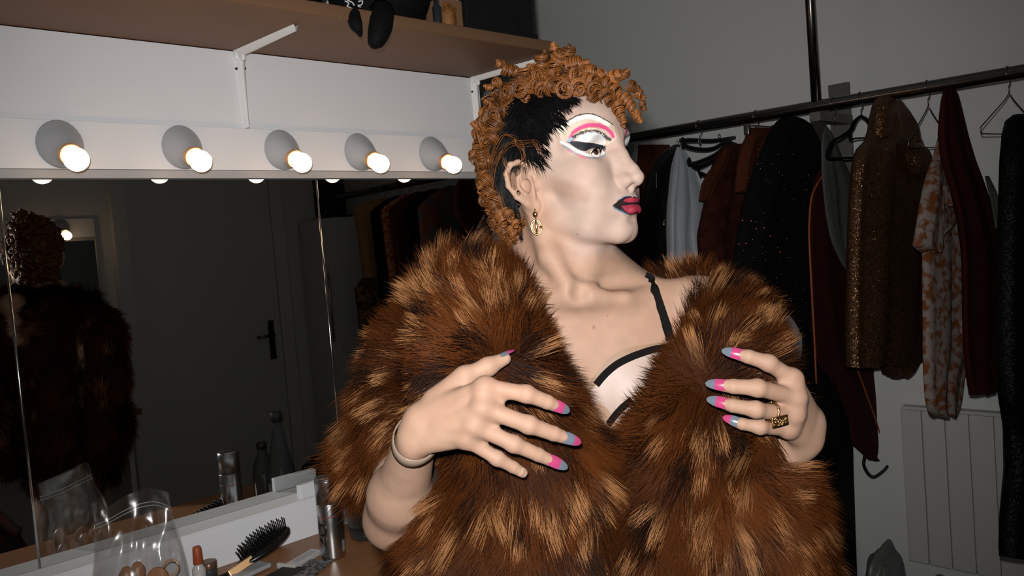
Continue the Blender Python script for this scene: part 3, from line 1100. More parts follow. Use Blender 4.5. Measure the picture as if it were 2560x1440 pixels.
for Hd, tab in ((RH, dict(index=(0.0235, M_pink, M_blue), middle=(0.026, M_blue, M_pink), ring=(0.028, M_pink, M_blue))),
                (LH, dict(index=(0.027, M_pink, M_blue), middle=(0.0265, M_pink, M_blue), ring=(0.027, M_pink, M_blue), pinky=(0.022, M_blue, M_pink)))):
    for n, (ln, a, b) in tab.items():
        tip, prev = Hd[n][3], Hd[n][2]
        nr = -nz(tip - CAM) + 0.12 * CU
        nail(tip, prev, nr, ln, 0.0066 if n != 'pinky' else 0.0058, 0.55, (a, b), rad=FR[n][3])
nail(RH['thumb'][3], RH['thumb'][2], CU * 0.8 - CR * 0.55 - 0.25 * CF, 0.026, 0.0068, 0.55, (M_blue, M_pink), rad=FR['thumb'][3])
nail(RH['pinky'][3], RH['pinky'][2], -nz(RH['pinky'][3] - CAM), 0.009, 0.005, 0.6, (MAT('bare_nail', (0.30, 0.195, 0.145), 0.3),) * 2, back=0.007, rad=FR['pinky'][3])

# ---- bangle on the right wrist, ring, earring
M_silver = MAT('bangle_clear', (0.21, 0.155, 0.115), 0.3, metal=0.0, spec=0.5)
M_gold = MAT('antique_gold', (0.55, 0.36, 0.17), 0.3, metal=1.0, bump=0.3, bscale=500)
wr, el = RH['wrist'], RH['elbow']
ax = nz(wr - el)
sd = nz(RH['index'][0] - RH['pinky'][0])
sd = nz(sd - ax * (sd @ ax))
n3 = np.cross(ax, sd)
m = MB()
G = []
for k in range(49):
    a = 2 * math.pi * k / 48
    c = wr - ax * 0.018 + sd * 0.0340 * math.cos(a) + n3 * 0.0270 * math.sin(a)
    ro = nz(sd * math.cos(a) * 0.0275 + n3 * math.sin(a) * 0.0355)
    G.append([c - ax * 0.0078, c - ax * 0.0074 + ro * 0.0008, c + ro * 0.0010, c + ax * 0.0074 + ro * 0.0008, c + ax * 0.0078, c + ax * 0.0074 - ro * 0.0008, c - ax * 0.0074 - ro * 0.0008])
m.grid(V3(G), closed_u=True)
m.build('bangle', M_silver, person)['label'] = 'plain pale bangle'

a_, b_ = LH['ring'][0], LH['ring'][1]
rc = a_ + (b_ - a_) * 0.60
ax = nz(b_ - a_)
nr = -nz(rc - CAM)
nr = nz(nr - ax * (nr @ ax))
sd = np.cross(ax, nr)
ring = MB()
an = np.linspace(0, 2 * math.pi, 33)
ring.tube([rc + 0.0112 * (math.cos(t) * sd + math.sin(t) * nr) for t in an], 0.0016, 8, ell=(1.0, 1.0))
rg = ring.build('finger_ring', M_gold, person)
m = MB()
pc = rc + nr * 0.0128 - CU * 0.009
e1, e2 = nz(ax + 0.02 * CU), None
e1 = nz(CR - nr * (CR @ nr) + 0.10 * CU)
e2 = nz(np.cross(nr, e1))
m.box((-0.0125, -0.0058, -0.0012), (0.0125, 0.0058, 0.0012), 0.0006, np.stack([e1 + 0.0 * e2, e2, nr], 1), pc)
for k in range(26):
    q = V3([rng.uniform(-.011, .011), rng.uniform(-.0045, .0045), 0.0012])
    m.lathe([(0.0016, 0), (0.0011, 0.0009), (0.0002, 0.0012)], 6, np.stack([e1, e2, nr], 1), pc + np.stack([e1, e2, nr], 1) @ q)
m.build('ring_plate', M_gold, rg)

er0 = H(2, 79, -31)
M_ear = MAT('earring_gold', (0.62, 0.42, 0.20), 0.25, metal=1.0)
er = MB()
er.tube([er0 + V3([0, 0, 0.004]), er0 + V3([0, 0, -0.004])], 0.0012, 6)
er.lathe([(0.0002, 0.004), (0.0032, 0.002), (0.0040, -0.001), (0.0028, -0.004), (0.0006, -0.005)], 12, None, er0 + V3([0, 0, -0.008]))
for k, (rx, rz, dz) in enumerate(((0.0072, 0.0098, -0.026), (0.0050, 0.0075, -0.026))):
    c = er0 + V3([0, 0, dz])
    er.tube([c + rx * math.cos(t) * CR + rz * math.sin(t) * UP for t in np.linspace(0, 2 * math.pi, 25)], 0.0013 if k == 0 else 0.0008, 8)
er.tube([er0 + V3([0, 0, -0.012]), er0 + V3([0, 0, -0.026]) - 0.003 * CF, er0 + V3([0, 0, -0.037])], [0.0008, 0.0018, 0.0008], 8)
er.build('earring', M_ear, person)
# ================================================================== the fur coat
def cw(L):
    return [W(a, b, c) for a, b, c, r in L], [r - 0.009 for a, b, c, r in L]


CH_R = [cw(L) for L in (   # the half over the person's right shoulder
    [(1205, 745, 1.19, .055), (1188, 800, 1.12, .072), (1200, 905, 1.085, .074), (1302, 1040, 1.080, .064), (1405, 1165, 1.08, .054), (1425, 1300, 1.085, .062), (1420, 1500, 1.09, .066), (1415, 1640, 1.1, .06)],
    [(1150, 830, 1.17, .075), (1085, 935, 1.17, .078), (1030, 1040, 1.19, .072), (955, 1125, 1.20, .045), (930, 1170, 1.2, .03)],
    [(1245, 1150, 1.105, .060), (1195, 1270, 1.105, .080), (1185, 1400, 1.11, .092), (1185, 1560, 1.12, .10), (1190, 1640, 1.13, .09)],
    [(1265, 1070, 1.10, .070), (1320, 1300, 1.095, .085), (1310, 1500, 1.10, .09), (1310, 1640, 1.12, .08)])]
CH_L = [cw(L) for L in (   # the half over the left shoulder
    [(1650, 772, 1.275, .042), (1730, 775, 1.245, .055)],
    [(1798, 806, 1.205, .054), (1806, 842, 1.160, .056), (1820, 922, 1.115, .060), (1785, 1015, 1.085, .062), (1712, 1130, 1.08, .060), (1670, 1280, 1.085, .066), (1660, 1500, 1.09, .07), (1655, 1640, 1.1, .065)],
    [(1825, 945, 1.135, .044), (1815, 1080, 1.11, .070), (1840, 1250, 1.105, .088), (1850, 1400, 1.11, .095), (1855, 1560, 1.12, .10), (1855, 1640, 1.13, .09)])]
CH_B = [cw(L) for L in (   # the back
    [(1230, 800, 1.28, .080), (1330, 742, 1.320, .056), (1430, 752, 1.330, .052), (1520, 790, 1.330, .052), (1680, 812, 1.30, .058)],
    [(1210, 910, 1.28, .090), (1220, 1150, 1.29, .085), (1220, 1420, 1.29, .090), (1220, 1620, 1.29, .085)],
    [(1450, 900, 1.37, .085), (1470, 1150, 1.37, .080), (1480, 1420, 1.37, .085), (1480, 1620, 1.36, .08)],
    [(1725, 910, 1.31, .085), (1760, 1150, 1.30, .085), (1780, 1420, 1.30, .09), (1780, 1620, 1.30, .085)])]


def d_set(P, chs, k):
    d = None
    for p, r in chs:
        c = d_chain(P, p, r, 0.03)
        d = c if d is None else smin(d, c, k)
    return d


def d_coat(P):
    a, b, c = d_set(P, CH_R, 0.03), d_set(P, CH_L, 0.03), d_set(P, CH_B, 0.05)
    return np.minimum(smin(a, c, 0.03), smin(b, c, 0.03))


cV, cQ = nets(d_coat, W(1430, 1150, 1.2) + V3([-.42, -.42, -.40]), W(1430, 1150, 1.2) + V3([.42, .42, .40]), 0.009)
M_pelt = MAT('fur_pelt', (0.021, 0.0054, 0.0012), 0.9, var=0.3, scale=40)
coat = OBJ('fur_coat', cV, cQ, M_pelt, person)
coat['label'] = 'ginger-brown long-haired fur coat with pale and black tipped tufts'

# ---- surface samples
A_, B_, C_, D_ = (cV[cQ[:, i]] for i in range(4))
nrm = np.cross(C_ - A_, D_ - B_)
ar = np.linalg.norm(nrm, axis=1)
nrm = nrm / (ar[:, None] + 1e-12)
ctr = (A_ + B_ + C_ + D_) / 4
vdir = CAM - ctr
vdir /= np.linalg.norm(vdir, axis=1)[:, None]
facing = (nrm * vdir).sum(1)
px_, py_, pz_ = project(ctr)
front = (facing > -0.35) & (pz_ < 1.30) & (py_ < 1500)
wgt = ar * np.where(front, 1.0, 0.13) * np.where(py_ > 1540, 0.5, 1)
NCL = 6600
pick = rng.choice(len(cQ), NCL, p=wgt / wgt.sum())
uv = rng.random((NCL, 2))
cc = ((1 - uv[:, :1]) * (1 - uv[:, 1:]) * A_[pick] + uv[:, :1] * (1 - uv[:, 1:]) * B_[pick]
      + uv[:, :1] * uv[:, 1:] * C_[pick] + (1 - uv[:, :1]) * uv[:, 1:] * D_[pick])
cn = nrm[pick]
cf = front[pick]
dR, dL, dB = d_set(cc.astype(np.float32), CH_R, .03), d_set(cc.astype(np.float32), CH_L, .03), d_set(cc.astype(np.float32), CH_B, .05)
side = np.argmin(np.stack([dR, dL, dB]), 0)
# hair lies away from the place each hand gathers the fur, and downward
HUB = V3([W(1265, 900, 1.0), W(1775, 965, 1.0), W(1450, 640, 1.3)])
px_, py_, pz_ = project(cc)
g = cc - HUB[side]
gl_ = np.linalg.norm(g, axis=1, keepdims=True)
g = g / (gl_ + 1e-6) + V3([0, 0, -1.0]) * np.clip(gl_ * 1.5 - 0.1, 0, 0.55) + 0.30 * rng.normal(size=g.shape) + 1.5 * (V3([vnoise(cc, 14, 31 + j) for j in range(3)]).T - 0.5)
g -= cn * (g * cn).sum(1, keepdims=True)
g /= np.linalg.norm(g, axis=1, keepdims=True) + 1e-6


n1, n2 = vnoise(cc, 26, 1), vnoise(cc, 11, 2)
ln = (0.046 + 0.022 * rng.random(NCL)) * np.where(side == 2, 1.1, 1.0) * (0.85 + 0.3 * n2)
pale = rng.random(NCL) < 0.075 + 0.12 * ss(0.40, 0.75, n1)
dark = (~pale) & (rng.random(NCL) < 0.16 + 0.24 * ss(0.55, 0.30, n2))
blackish = dark & (rng.random(NCL) < 0.45)
NS = 60
k = np.repeat(np.arange(NCL), NS)
t1 = np.cross(cn, g)
sig = np.where(cf, np.where(pale, 0.0036, 0.0105), 0.020)
jit = rng.normal(size=(len(k), 2)) * sig[k][:, None]
rad_ = np.linalg.norm(jit, axis=1)
root = cc[k] + g[k] * jit[:, :1] + t1[k] * jit[:, 1:] - cn[k] * 0.003
# keep roots near the pelt
dd = d_coat(root.astype(np.float32))
root -= cn[k] * dd[:, None] * 0.8
lift = np.radians(24 + 20 * rng.random(len(k)) + 14 * (vnoise(cc, 22, 9)[k] - 0.5))
L = ln[k] * (0.70 + 0.45 * rng.random(len(k))) * np.where(pale[k], 1.12, 1.0)
w1 = rng.normal(size=(len(k), 3)) * 0.14
dr = g[k] * np.cos(lift)[:, None] + cn[k] * np.sin(lift)[:, None] + w1
dr /= np.linalg.norm(dr, axis=1, keepdims=True)
conv = np.where(pale[k], 0.66, 0.55)[:, None]
tipc = cc[k] + (g[k] * 0.80 + cn[k] * 0.45) * ln[k][:, None]           # the tuft's common tip
bend = (g[k] * 0.22 - cn[k] * 0.10 + V3([0, 0, -0.10])) * L[:, None]
rows = []
for s_ in (0.0, 0.38, 0.74, 1.0):   # root, belly, shoulder, tip
    p = root + dr * (L * s_)[:, None] + bend * s_ ** 2
    p = p * (1 - conv * s_ ** 1.6) + (tipc + (p - tipc) * 0.30 * 1.0) * conv * s_ ** 1.6
    rows.append(p)
rows = V3(rows)                                                         # 4, N, 3
# nothing grows through the hands or the bare chest
mid, tip = rows[2].astype(np.float32), rows[3].astype(np.float32)
ok = np.ones(len(k), bool)
for Hd in (RH, LH):
    c0 = (Hd['wrist'] + Hd['middle'][1]) / 2
    near = np.linalg.norm(rows[1] - c0, axis=1) < 0.27
    i = np.where(near)[0]
    for q in (rows[1][i], rows[2][i], rows[3][i]):
        b = d_hand(q.astype(np.float32), Hd) < 0.003
        ok[i[b]] = False
        # nor in front of a hand
        ff = q + nz(c0 - CAM) * 0.018
        b = d_hand(ff.astype(np.float32), Hd) < 0.0
        ok[i[b]] = False
i = np.where((side[k] != 2) & ok)[0]
ok[i[d_torso(rows[2][i].astype(np.float32)) < 0.0]] = False
rows, k = rows[:, ok], k[ok]
N = len(k)
hw = (0.00030 + 0.00016 * rng.random(N)) * np.where(cf[k], 1.0, 2.2)
hw *= np.where(pale[k], 1.15, 1.0)
wv = np.cross(rows[2] - rows[0], cn[k])
wv /= np.linalg.norm(wv, axis=1, keepdims=True) + 1e-9
fv = np.empty((N, 5, 3))
mid_ = rows[1] * 0.6 + rows[2] * 0.4
for j, (rw, wj) in enumerate(((rows[0], 1.0), (mid_, 0.9))):
    fv[:, 2 * j] = rw - wv * (hw * wj)[:, None]
    fv[:, 2 * j + 1] = rw + wv * (hw * wj)[:, None]
fv[:, 4] = rows[3]
b0 = (np.arange(N) * 5)[:, None]
tri = np.concatenate([b0 + V3([[0, 1, 3]]), b0 + V3([[0, 3, 2]]), b0 + V3([[2, 3, 4]])])
ROOT, MIDC, TIPC = V3([0.021, 0.0054, 0.0012]), V3([0.021, 0.0054, 0.0012]), V3([0.050, 0.0145, 0.0034])
PALE, DARKT, BLK = V3([0.25, 0.115, 0.046]), V3([0.008, 0.0023, 0.0008]), V3([0.0035, 0.003, 0.003])
vr = (0.75 + 0.5 * rng.random(N))[:, None]
warm = (0.45 + 1.1 * vnoise(cc, 19, 8)[k])[:, None]
c0_ = np.tile(ROOT, (N, 1)) * vr
c1_ = MIDC * vr * warm
c2_ = TIPC * vr * warm
c3_ = TIPC * 1.25 * vr * warm
isP, isD, isB = pale[k][:, None], dark[k][:, None], blackish[k][:, None]
c2_ = np.where(isP, PALE * vr * 0.55, c2_)
c3_ = np.where(isP, PALE * vr * 1.15, c3_)
c1_ = np.where(isD, DARKT * 1.3 * vr, c1_)
c2_ = np.where(isD, DARKT * vr, c2_)
c3_ = np.where(isD, np.where(isB, BLK, DARKT * 1.4) * vr, c3_)
c2_ = np.where(isB, BLK * vr, c2_)
fc = np.empty((N, 5, 3))
fc[:, 0] = fc[:, 1] = c0_
fc[:, 2] = fc[:, 3] = c1_ * 0.55 + c2_ * 0.45
fc[:, 4] = c3_
M_fur = MAT('fur_hair', (1, 1, 1), 0.5, attr='Col', spec=0.03)
OBJ('fur', fv.reshape(-1, 3), tri.astype(np.int32), M_fur, coat, cols=fc.reshape(-1, 3), kind='stuff')
# ================================================================== hair
AUB = V3([0.110, 0.038, 0.0095])
M_hair = MAT('wig_hair', (1, 1, 1), 0.40, attr='Col', spec=0.32)
M_frizz = MAT('frizz_hair', (1, 1, 1), 0.6, attr='Col', spec=0.04)
M_cap = MAT('wig_cap', (0.110, 0.038, 0.0095), 0.7, var=0.2, scale=60)
wig = EMPTY('wig', (0, 0, 0), None, None)
wig['label'] = 'auburn wig of tight ringlets'
wig.parent = person
wig['_o'] = person['_o']

WIGP = [(1575, 318), (1545, 268), (1500, 246), (1440, 228), (1350, 214), (1290, 226), (1258, 256), (1246, 310), (1222, 380), (1232, 470), (1262, 560), (1300, 640),
        (1180, 660), (1080, 500), (1080, 200), (1300, 40), (1520, 60), (1680, 240)]


def d_cap_(P):
    L = toH(P)
    d = d_ell(L, (0, 0, 60), (106, 84, 97))
    d = smin(d, d_ell(L, (-55, 0, -5), (48, 62, 70)), 25)
    return d / 1000


v, q = nets(lambda X: d_cap_(X @ HM.T.astype(np.float32) + HO.astype(np.float32)), (-.13, -.1, -.1), (.12, .1, .16), 0.004)
Lc = v * 1000
vw = v @ HM.T + HO
Lc[:, 1] = np.abs(Lc[:, 1])
cx, cy, _ = project(HO + (Lc / 1000) @ HM.T)
kv = in_poly(cx, cy, WIGP) | ((Lc[:, 0] < -25) & (Lc[:, 1] < 52) & (Lc[:, 2] > -75))
q = q[kv[q].all(1)]
used = np.unique(q)
mp = np.full(len(v), -1)
mp[used] = np.arange(len(used))
capV, capQ = vw[used], mp[q]
OBJ('wig_cap', capV, capQ, M_cap, wig)


def curl(base, axis, ln, R, turns, n=24, e0=None, taper=0.35, phase=0.0, tone=1.0):
    """one ringlet: a band of strands wound round an axis"""
    axis = nz(axis)
    Fm = frame(axis, e0 if e0 is not None else V3([0.3, 0.2, 0.9]))
    pitch = ln / max(turns, 0.5)
    segs = max(16, int(turns * 13))
    t = np.linspace(0, 1, segs)
    V_, F_, C_ = [], [], []
    nb = 0
    ns = 3
    for j in range(n):
        u = j / (n - 1) * 2 - 1
        off = (u + 0.10 * rng.normal()) * pitch * 0.50
        Rj = R * (1 - taper * t ** 2) * (1 - 0.16 * u * u) + rng.normal() * R * 0.05
        Rj = Rj * np.clip(0.55 + t * 5, 0, 1) * np.clip(0.12 + (1 - t) * 2.6, 0, 1)
        th = phase + t * turns * 2 * math.pi + rng.normal() * 0.05
        droop = V3([0, 0, -1.0]) * 0.10 * ln
        P = (base + np.outer(t * ln + off * np.clip(np.minimum(t, 1 - t) * 6, 0.25, 1), Fm[:, 2]) + (Rj * np.cos(th))[:, None] * Fm[:, 0]
             + (Rj * np.sin(th))[:, None] * Fm[:, 1] + np.outer(t * t, droop))
        T = np.gradient(P, axis=0)
        T /= np.linalg.norm(T, axis=1, keepdims=True) + 1e-12
        ctr_ = base + np.outer(t * ln, Fm[:, 2]) + np.outer(t * t, droop)
        Nn = P - ctr_
        Nn /= np.linalg.norm(Nn, axis=1, keepdims=True) + 1e-9
        Bb = np.cross(T, Nn)
        rr = (pitch * 0.034 + 0.00028) * np.clip(np.minimum(t, 1 - t) * 8 + 0.25, 0, 1)
        ring = [P + Nn * (rr * 0.8 * math.cos(a))[:, None] + Bb * (rr * 1.25 * math.sin(a))[:, None] for a in np.arange(ns) * 2 * math.pi / ns]
        G = np.stack(ring, 1)
        V_.append(G.reshape(-1, 3))
        cc_ = AUB * (0.35 + 1.0 * rng.random()) * tone * 1.25
        C_.append(np.tile(cc_, (segs * ns, 1)))
        i, a = np.meshgrid(np.arange(segs - 1), np.arange(ns), indexing='ij')
        F_.append(np.stack([i * ns + a, i * ns + (a + 1) % ns, (i + 1) * ns + (a + 1) % ns, (i + 1) * ns + a], -1).reshape(-1, 4) + nb)
        nb += segs * ns
    return OBJ('curl', np.concatenate(V_), np.concatenate(F_).astype(np.int32), M_hair, wig, cols=np.concatenate(C_))


def head_depth(px, py):
    """depth of the wig surface along a pixel's ray (or of its rim when the ray misses)"""
    zs = np.arange(1.00, 1.36, 0.004)
    P = V3([W(px, py, z) for z in zs]).astype(np.float32)
    d = np.minimum(d_cap_(P), d_head(P))
    i = np.where(d < 0.006)[0]
    return zs[i[0]] if len(i) else zs[np.argmin(d)]


# ringlets read off the photograph: x, y, direction on the picture (dx, dy, toward us), length px, radius px, turns
CU_ = [
    # crown
    (1355, 150, .1, -.9, .5, 42, 22, 2), (1402, 140, .3, -.6, .8, 26, 25, 2), (1420, 130, .3, -.8, .6, 30, 20, 2), (1385, 118, 0, -1, .2, 20, 12, 2),
    (1440, 160, .9, -.1, .5, 62, 24, 3), (1475, 178, .8, .3, .5, 40, 20, 2), (1330, 178, -.2, -.6, .7, 36, 18, 2), (1298, 185, -.6, -.6, .3, 40, 17, 2.5),
    (1268, 175, -.7, -.4, .2, 30, 20, 2), (1250, 160, -.7, -.5, .2, 20, 13, 1.6), (1310, 205, -.5, -.2, .8, 30, 20, 2),
    # front fringe rows
    (1440, 190, .4, .1, .9, 34, 26, 2), (1478, 205, .5, .2, .8, 36, 25, 2), (1518, 210, .6, .3, .7, 36, 22, 2), (1540, 190, .6, -.1, .7, 34, 18, 2),
    (1560, 185, .6, -.5, .5, 28, 15, 2), (1412, 224, .1, .1, 1, 26, 25, 2), (1446, 218, .1, .3, .9, 30, 24, 2), (1485, 224, .2, .4, .8, 34, 24, 2.2),
    (1513, 240, .2, .7, .6, 52, 21, 2.6), (1545, 270, .15, .9, .3, 48, 17, 2.6), (1558, 300, .05, 1, .2, 30, 10, 2.5),
    (1535, 225, .5, .6, .6, 44, 21, 2.4), (1565, 250, .5, .8, .3, 62, 19, 3), (1590, 285, .45, .85, .2, 40, 14, 2.6), (1580, 215, .6, .2, .5, 30, 16, 2),
    (1598, 235, .5, .4, .4, 30, 14, 2), (1606, 262, .2, .8, .3, 26, 10, 2), (1500, 190, .5, -.3, .8, 30, 20, 2), (1462, 175, .3, .4, .9, 24, 22, 2),
    # left / back of the head
    (1300, 222, -.3, .2, .9, 30, 24, 2), (1268, 232, -.6, .3, .7, 26, 18, 2), (1242, 205, -.7, .1, .4, 24, 14, 2), (1222, 218, -.8, -.2, .2, 22, 10, 2),
    (1240, 250, -.6, .5, .5, 26, 16, 2), (1222, 262, -.8, .4, .3, 22, 12, 2), (1232, 288, -.2, .2, .9, 24, 22, 2), (1205, 300, -.7, .2, .5, 26, 13, 2),
    (1188, 312, -.5, -.5, .5, 22, 10, 2), (1190, 330, -.6, .4, .4, 20, 11, 2), (1206, 345, -.3, .7, .5, 26, 13, 2), (1192, 366, -.3, .9, .3, 26, 13, 2),
    (1180, 388, -.2, .9, .3, 22, 10, 2), (1205, 395, .1, .9, .5, 34, 14, 2.4), (1210, 430, .1, .9, .5, 30, 14, 2.2), (1215, 465, .1, .5, .8, 26, 19, 2),
    (1222, 490, .1, .8, .5, 26, 17, 2), (1238, 520, .3, .8, .5, 34, 15, 2.4), (1255, 545, .3, .8, .5, 36, 17, 2.4), (1272, 535, .3, .7, .6, 30, 15, 2),
    (1258, 575, .3, .8, .4, 30, 14, 2.2), (1280, 580, .3, .9, .3, 30, 13, 2.2), (1288, 555, .2, .8, .5, 26, 11, 2.2), (1240, 560, .1, .9, .4, 30, 15, 2), (1270, 605, .2, .9, .2, 26, 10, 2)]
for (x, y, dx, dy, dz, L, R, tn) in CU_:
    z = head_depth(x, y) - 0.006
    ax = nz(dx * CR - dy * CU - dz * CF)
    s_ = z / FPX
    b = W(x, y, z) - ax * L * s_ * 0.4
    curl(b, ax, L * s_, R * s_ * 0.95, tn, e0=CU, phase=rng.uniform(0, 6.28), tone=0.7 + 0.7 * rng.random())
# the crown and the far side carry the same ringlets
nsel = 0
cpx, cpy, cpz = project(capV)
tries = rng.permutation(len(capV))
chosen = []
for i in tries:
    p = capV[i]
    if any(np.linalg.norm(p - c) < 0.0165 for c in chosen):
        continue
    chosen.append(p)
    nl = nz(p - H(-5, 0, 50))
    toward = nl @ -nz(p - CAM)
    ax = nz(nl * 0.8 + V3([0, 0, -0.35]) + 0.35 * rng.normal(size=3))
    if toward > 0.25 and cpy[i] > 205:
        ax = nz(nl * 0.5 + V3([0, 0, -0.7]) + 0.2 * rng.normal(size=3))
    curl(p - ax * 0.004, ax, rng.uniform(0.016, 0.030), rng.uniform(0.0100, 0.0150), rng.uniform(1.5, 2.2), n=14, phase=rng.uniform(0, 6.28), tone=0.6 + 0.6 * rng.random())


def strands(P0, D, Ln, wid, cols_, name, mat, parent, up=None, bendv=(0, 0, -0.2), kind='stuff', curly=0.0):
    n_ = len(P0)
    rows_ = []
    for s_ in (0, .33, .68, 1.0):
        p = P0 + D * (Ln * s_)[:, None] + V3(bendv) * (Ln * s_ * s_)[:, None]
        if curly:
            p = p + curly * np.sin(s_ * 9 + P0 * 900)
        rows_.append(p)
    w_ = np.cross(D, up if up is not None else P0 - CAM)
    w_ /= np.linalg.norm(w_, axis=1, keepdims=True) + 1e-9
    vv = np.empty((n_, 7, 3))
    for j, m_ in ((0, 1), (1, 1), (2, .7)):
        vv[:, 2 * j] = rows_[j] - w_ * wid * m_
        vv[:, 2 * j + 1] = rows_[j] + w_ * wid * m_
    vv[:, 6] = rows_[3]
    b_ = (np.arange(n_) * 7)[:, None]
    tr_ = np.concatenate([b_ + V3([x]) for x in ([0, 1, 3], [0, 3, 2], [2, 3, 5], [2, 5, 4], [4, 5, 6])])
    return OBJ(name, vv.reshape(-1, 3), tr_.astype(np.int32), mat, parent, cols=np.repeat(cols_, 7, 0), kind=kind)


# frizz between the ringlets
i = rng.integers(0, len(capV), 16000)
P0 = capV[i] + 0.003 * rng.normal(size=(16000, 3))
N0 = P0 - H(-5, 0, 50)
N0 /= np.linalg.norm(N0, axis=1, keepdims=True)
D0 = N0 * 0.22 + rng.normal(size=(16000, 3)) * 0.6
D0 /= np.linalg.norm(D0, axis=1, keepdims=True)
strands(P0, D0, 0.009 + 0.010 * rng.random(16000), 0.0004, AUB * (0.5 + rng.random((16000, 1))), 'frizz', M_frizz, wig, curly=0.002)

# cropped black hair at the temples and nape
BLKP = [(1258, 262), (1285, 234), (1350, 220), (1405, 228), (1422, 242), (1414, 268), (1392, 284), (1382, 312), (1370, 330), (1356, 358), (1342, 374), (1346, 392),
        (1345, 408), (1310, 404), (1286, 398), (1270, 416), (1272, 450), (1284, 490), (1302, 540), (1308, 600), (1270, 600), (1240, 520), (1218, 420), (1218, 350), (1244, 300)]
hl = (hd_v - HO) @ HM * 1000
hm_ = hl.copy()
hm_[:, 1] = np.abs(hm_[:, 1])
hx, hy, _ = project(HO + (hm_ / 1000) @ HM.T)
near_ear = (np.abs(hl[:, 1]) > 79) | ((hl[:, 0] > -26) & (hl[:, 0] < 12) & (hl[:, 2] < 33) & (hl[:, 2] > -40))
inb = in_poly(hx, hy, BLKP) & (hl[:, 0] < 105) & ~near_ear & (np.abs(hl[:, 1]) > 20)
src = np.where(inb)[0]
ib = rng.choice(src, 20000)
P0 = hd_v[ib] + 0.0008 * rng.normal(size=(20000, 3))
lb = hl[ib]
N0 = V3([lb[:, 0] * 0.5, lb[:, 1] * 1.6, (lb[:, 2] - 40) * 0.6]).T / 100.0
N0 = N0 @ HM.T
N0 /= np.linalg.norm(N0, axis=1, keepdims=True) + 1e-9
fdir = HM[:, 0] * 0.75 - HM[:, 2] * 0.65
bdir = -HM[:, 0] * 0.35 - HM[:, 2] * 0.9
mixw = ss(-10, 25, lb[:, 0])[:, None]
T0 = fdir * mixw + bdir * (1 - mixw) + 0.10 * rng.normal(size=(20000, 3)) + 1.1 * V3([vnoise(P0, 160, 11 + j) - 0.5 for j in range(3)]).T
T0 -= N0 * (T0 * N0).sum(1, keepdims=True)
D0 = T0 + N0 * (0.22 + 0.14 * rng.random((20000, 1)))
D0 /= np.linalg.norm(D0, axis=1, keepdims=True)
M_bhair = MAT('black_hair', (1, 1, 1), 0.5, attr='Col', spec=0.05)
strands(P0, D0, 0.010 + 0.008 * rng.random(20000) + 0.014 * ss(0.45, 0.7, vnoise(P0, 110, 21)), 0.00042, np.tile(V3([0.0030, 0.0027, 0.0030]), (20000, 1)) * (0.6 + 0.8 * rng.random((20000, 1))), 'cropped_black_hair', M_bhair, person)
# a few loose auburn wisps across the black
wi = MB()
for pl in ([(1226, 410), (1240, 370), (1262, 335), (1290, 345), (1292, 360)], [(1240, 420), (1255, 385), (1285, 360), (1310, 360), (1340, 358), (1352, 385)],
           [(1232, 470), (1238, 420), (1252, 380)], [(1295, 410), (1308, 395), (1306, 370), (1290, 352)], [(1262, 400), (1275, 440), (1282, 470)], [(1248, 480), (1262, 530), (1285, 560)]):
    pts = spline([W(x, y, head_depth(x, y) - 0.010) for x, y in pl], 20)
    for o_ in range(6):
        wi.tube(pts + 0.0022 * rng.normal(size=3) + 0.004 * np.sin(np.linspace(0, 3, 20) + o_)[:, None] * rng.normal(size=3) * 0.5, [0.00024] * 19 + [0.0001], 4)
wv_ = np.concatenate(wi.v)
OBJ('loose_strands', wv_, wi.f, M_hair, wig, cols=np.tile(AUB * 1.2, (len(wv_), 1)))
# scalp under the cropped hair is dark
me = person.data
att = me.color_attributes['Col']
buf = np.empty(len(me.vertices) * 4, np.float32)
att.data.foreach_get('color', buf)
buf = buf.reshape(-1, 4)
buf[src, :3] = (0.006, 0.005, 0.005)
att.data.foreach_set('color', buf.ravel())

FIGURE = 1.0
# ================================================================== clothes rail, garments, radiator
RX = 2.75


def rail_z(y):
    return 1.845 + (1.829 - 1.845) * (y - 2.007) / (0.665 - 2.007)


MB().tube([(RX, y, rail_z(y)) for y in (-0.62, 0.5, 1.5, 2.5, YA)], 0.0195, 20).build(
    'clothes_rail', M_metal, label='dark metal clothes rail fixed along the grey wall', cat='clothes rail')
MB().tube([(RX, 1.277, rail_z(1.277) + 0.017), (RX, 1.277, 2.3), (RX, 1.277, ZC)], 0.0165, 18).build(
    'ceiling_post', M_metal, label='dark metal tube dropping from the ceiling onto the clothes rail', cat='post')
M_slat = MAT('bracket_wood', (0.13, 0.125, 0.105), 0.6, var=0.2, scale=12)
M_slatd = MAT('bracket_dark', (0.05, 0.046, 0.042), 0.5, var=0.2)
br = EMPTY('rail_bracket', (XB, 1.31, 1.45), 'wooden wall bracket with a diagonal strut behind the clothes rail', 'bracket')
MB().box((XB - 0.022, 1.274, 1.30), (XB - 0.0005, 1.346, 1.937), 0.002).build('wall_slat', M_slat, br, smooth=False)
MB().box((RX - 0.01, 1.262, rail_z(1.28) - 0.050), (XB - 0.022, 1.300, rail_z(1.28) - 0.019), 0.002).build('arm', M_slat, br, smooth=False)
st = nz(V3([XB - 0.02, 1.30, 1.60]) - V3([RX + 0.01, 1.285, 1.80]))
MB().box((-0.014, -0.017, 0), (0.014, 0.017, 0.335), 0.002, frame(st, (0, 1, 0)), (RX + 0.0, 1.285, 1.805)).build('strut', M_slatd, br, smooth=False)


# ---- materials of the clothes
def cloth(name, col, rough=0.85, **k):
    k.setdefault('var', 0.22)
    k.setdefault('scale', 14)
    k.setdefault('spec', 0.12)
    k.setdefault('bump', 0.35)
    k.setdefault('bscale', 260)
    return MAT(name, col, rough, **k)


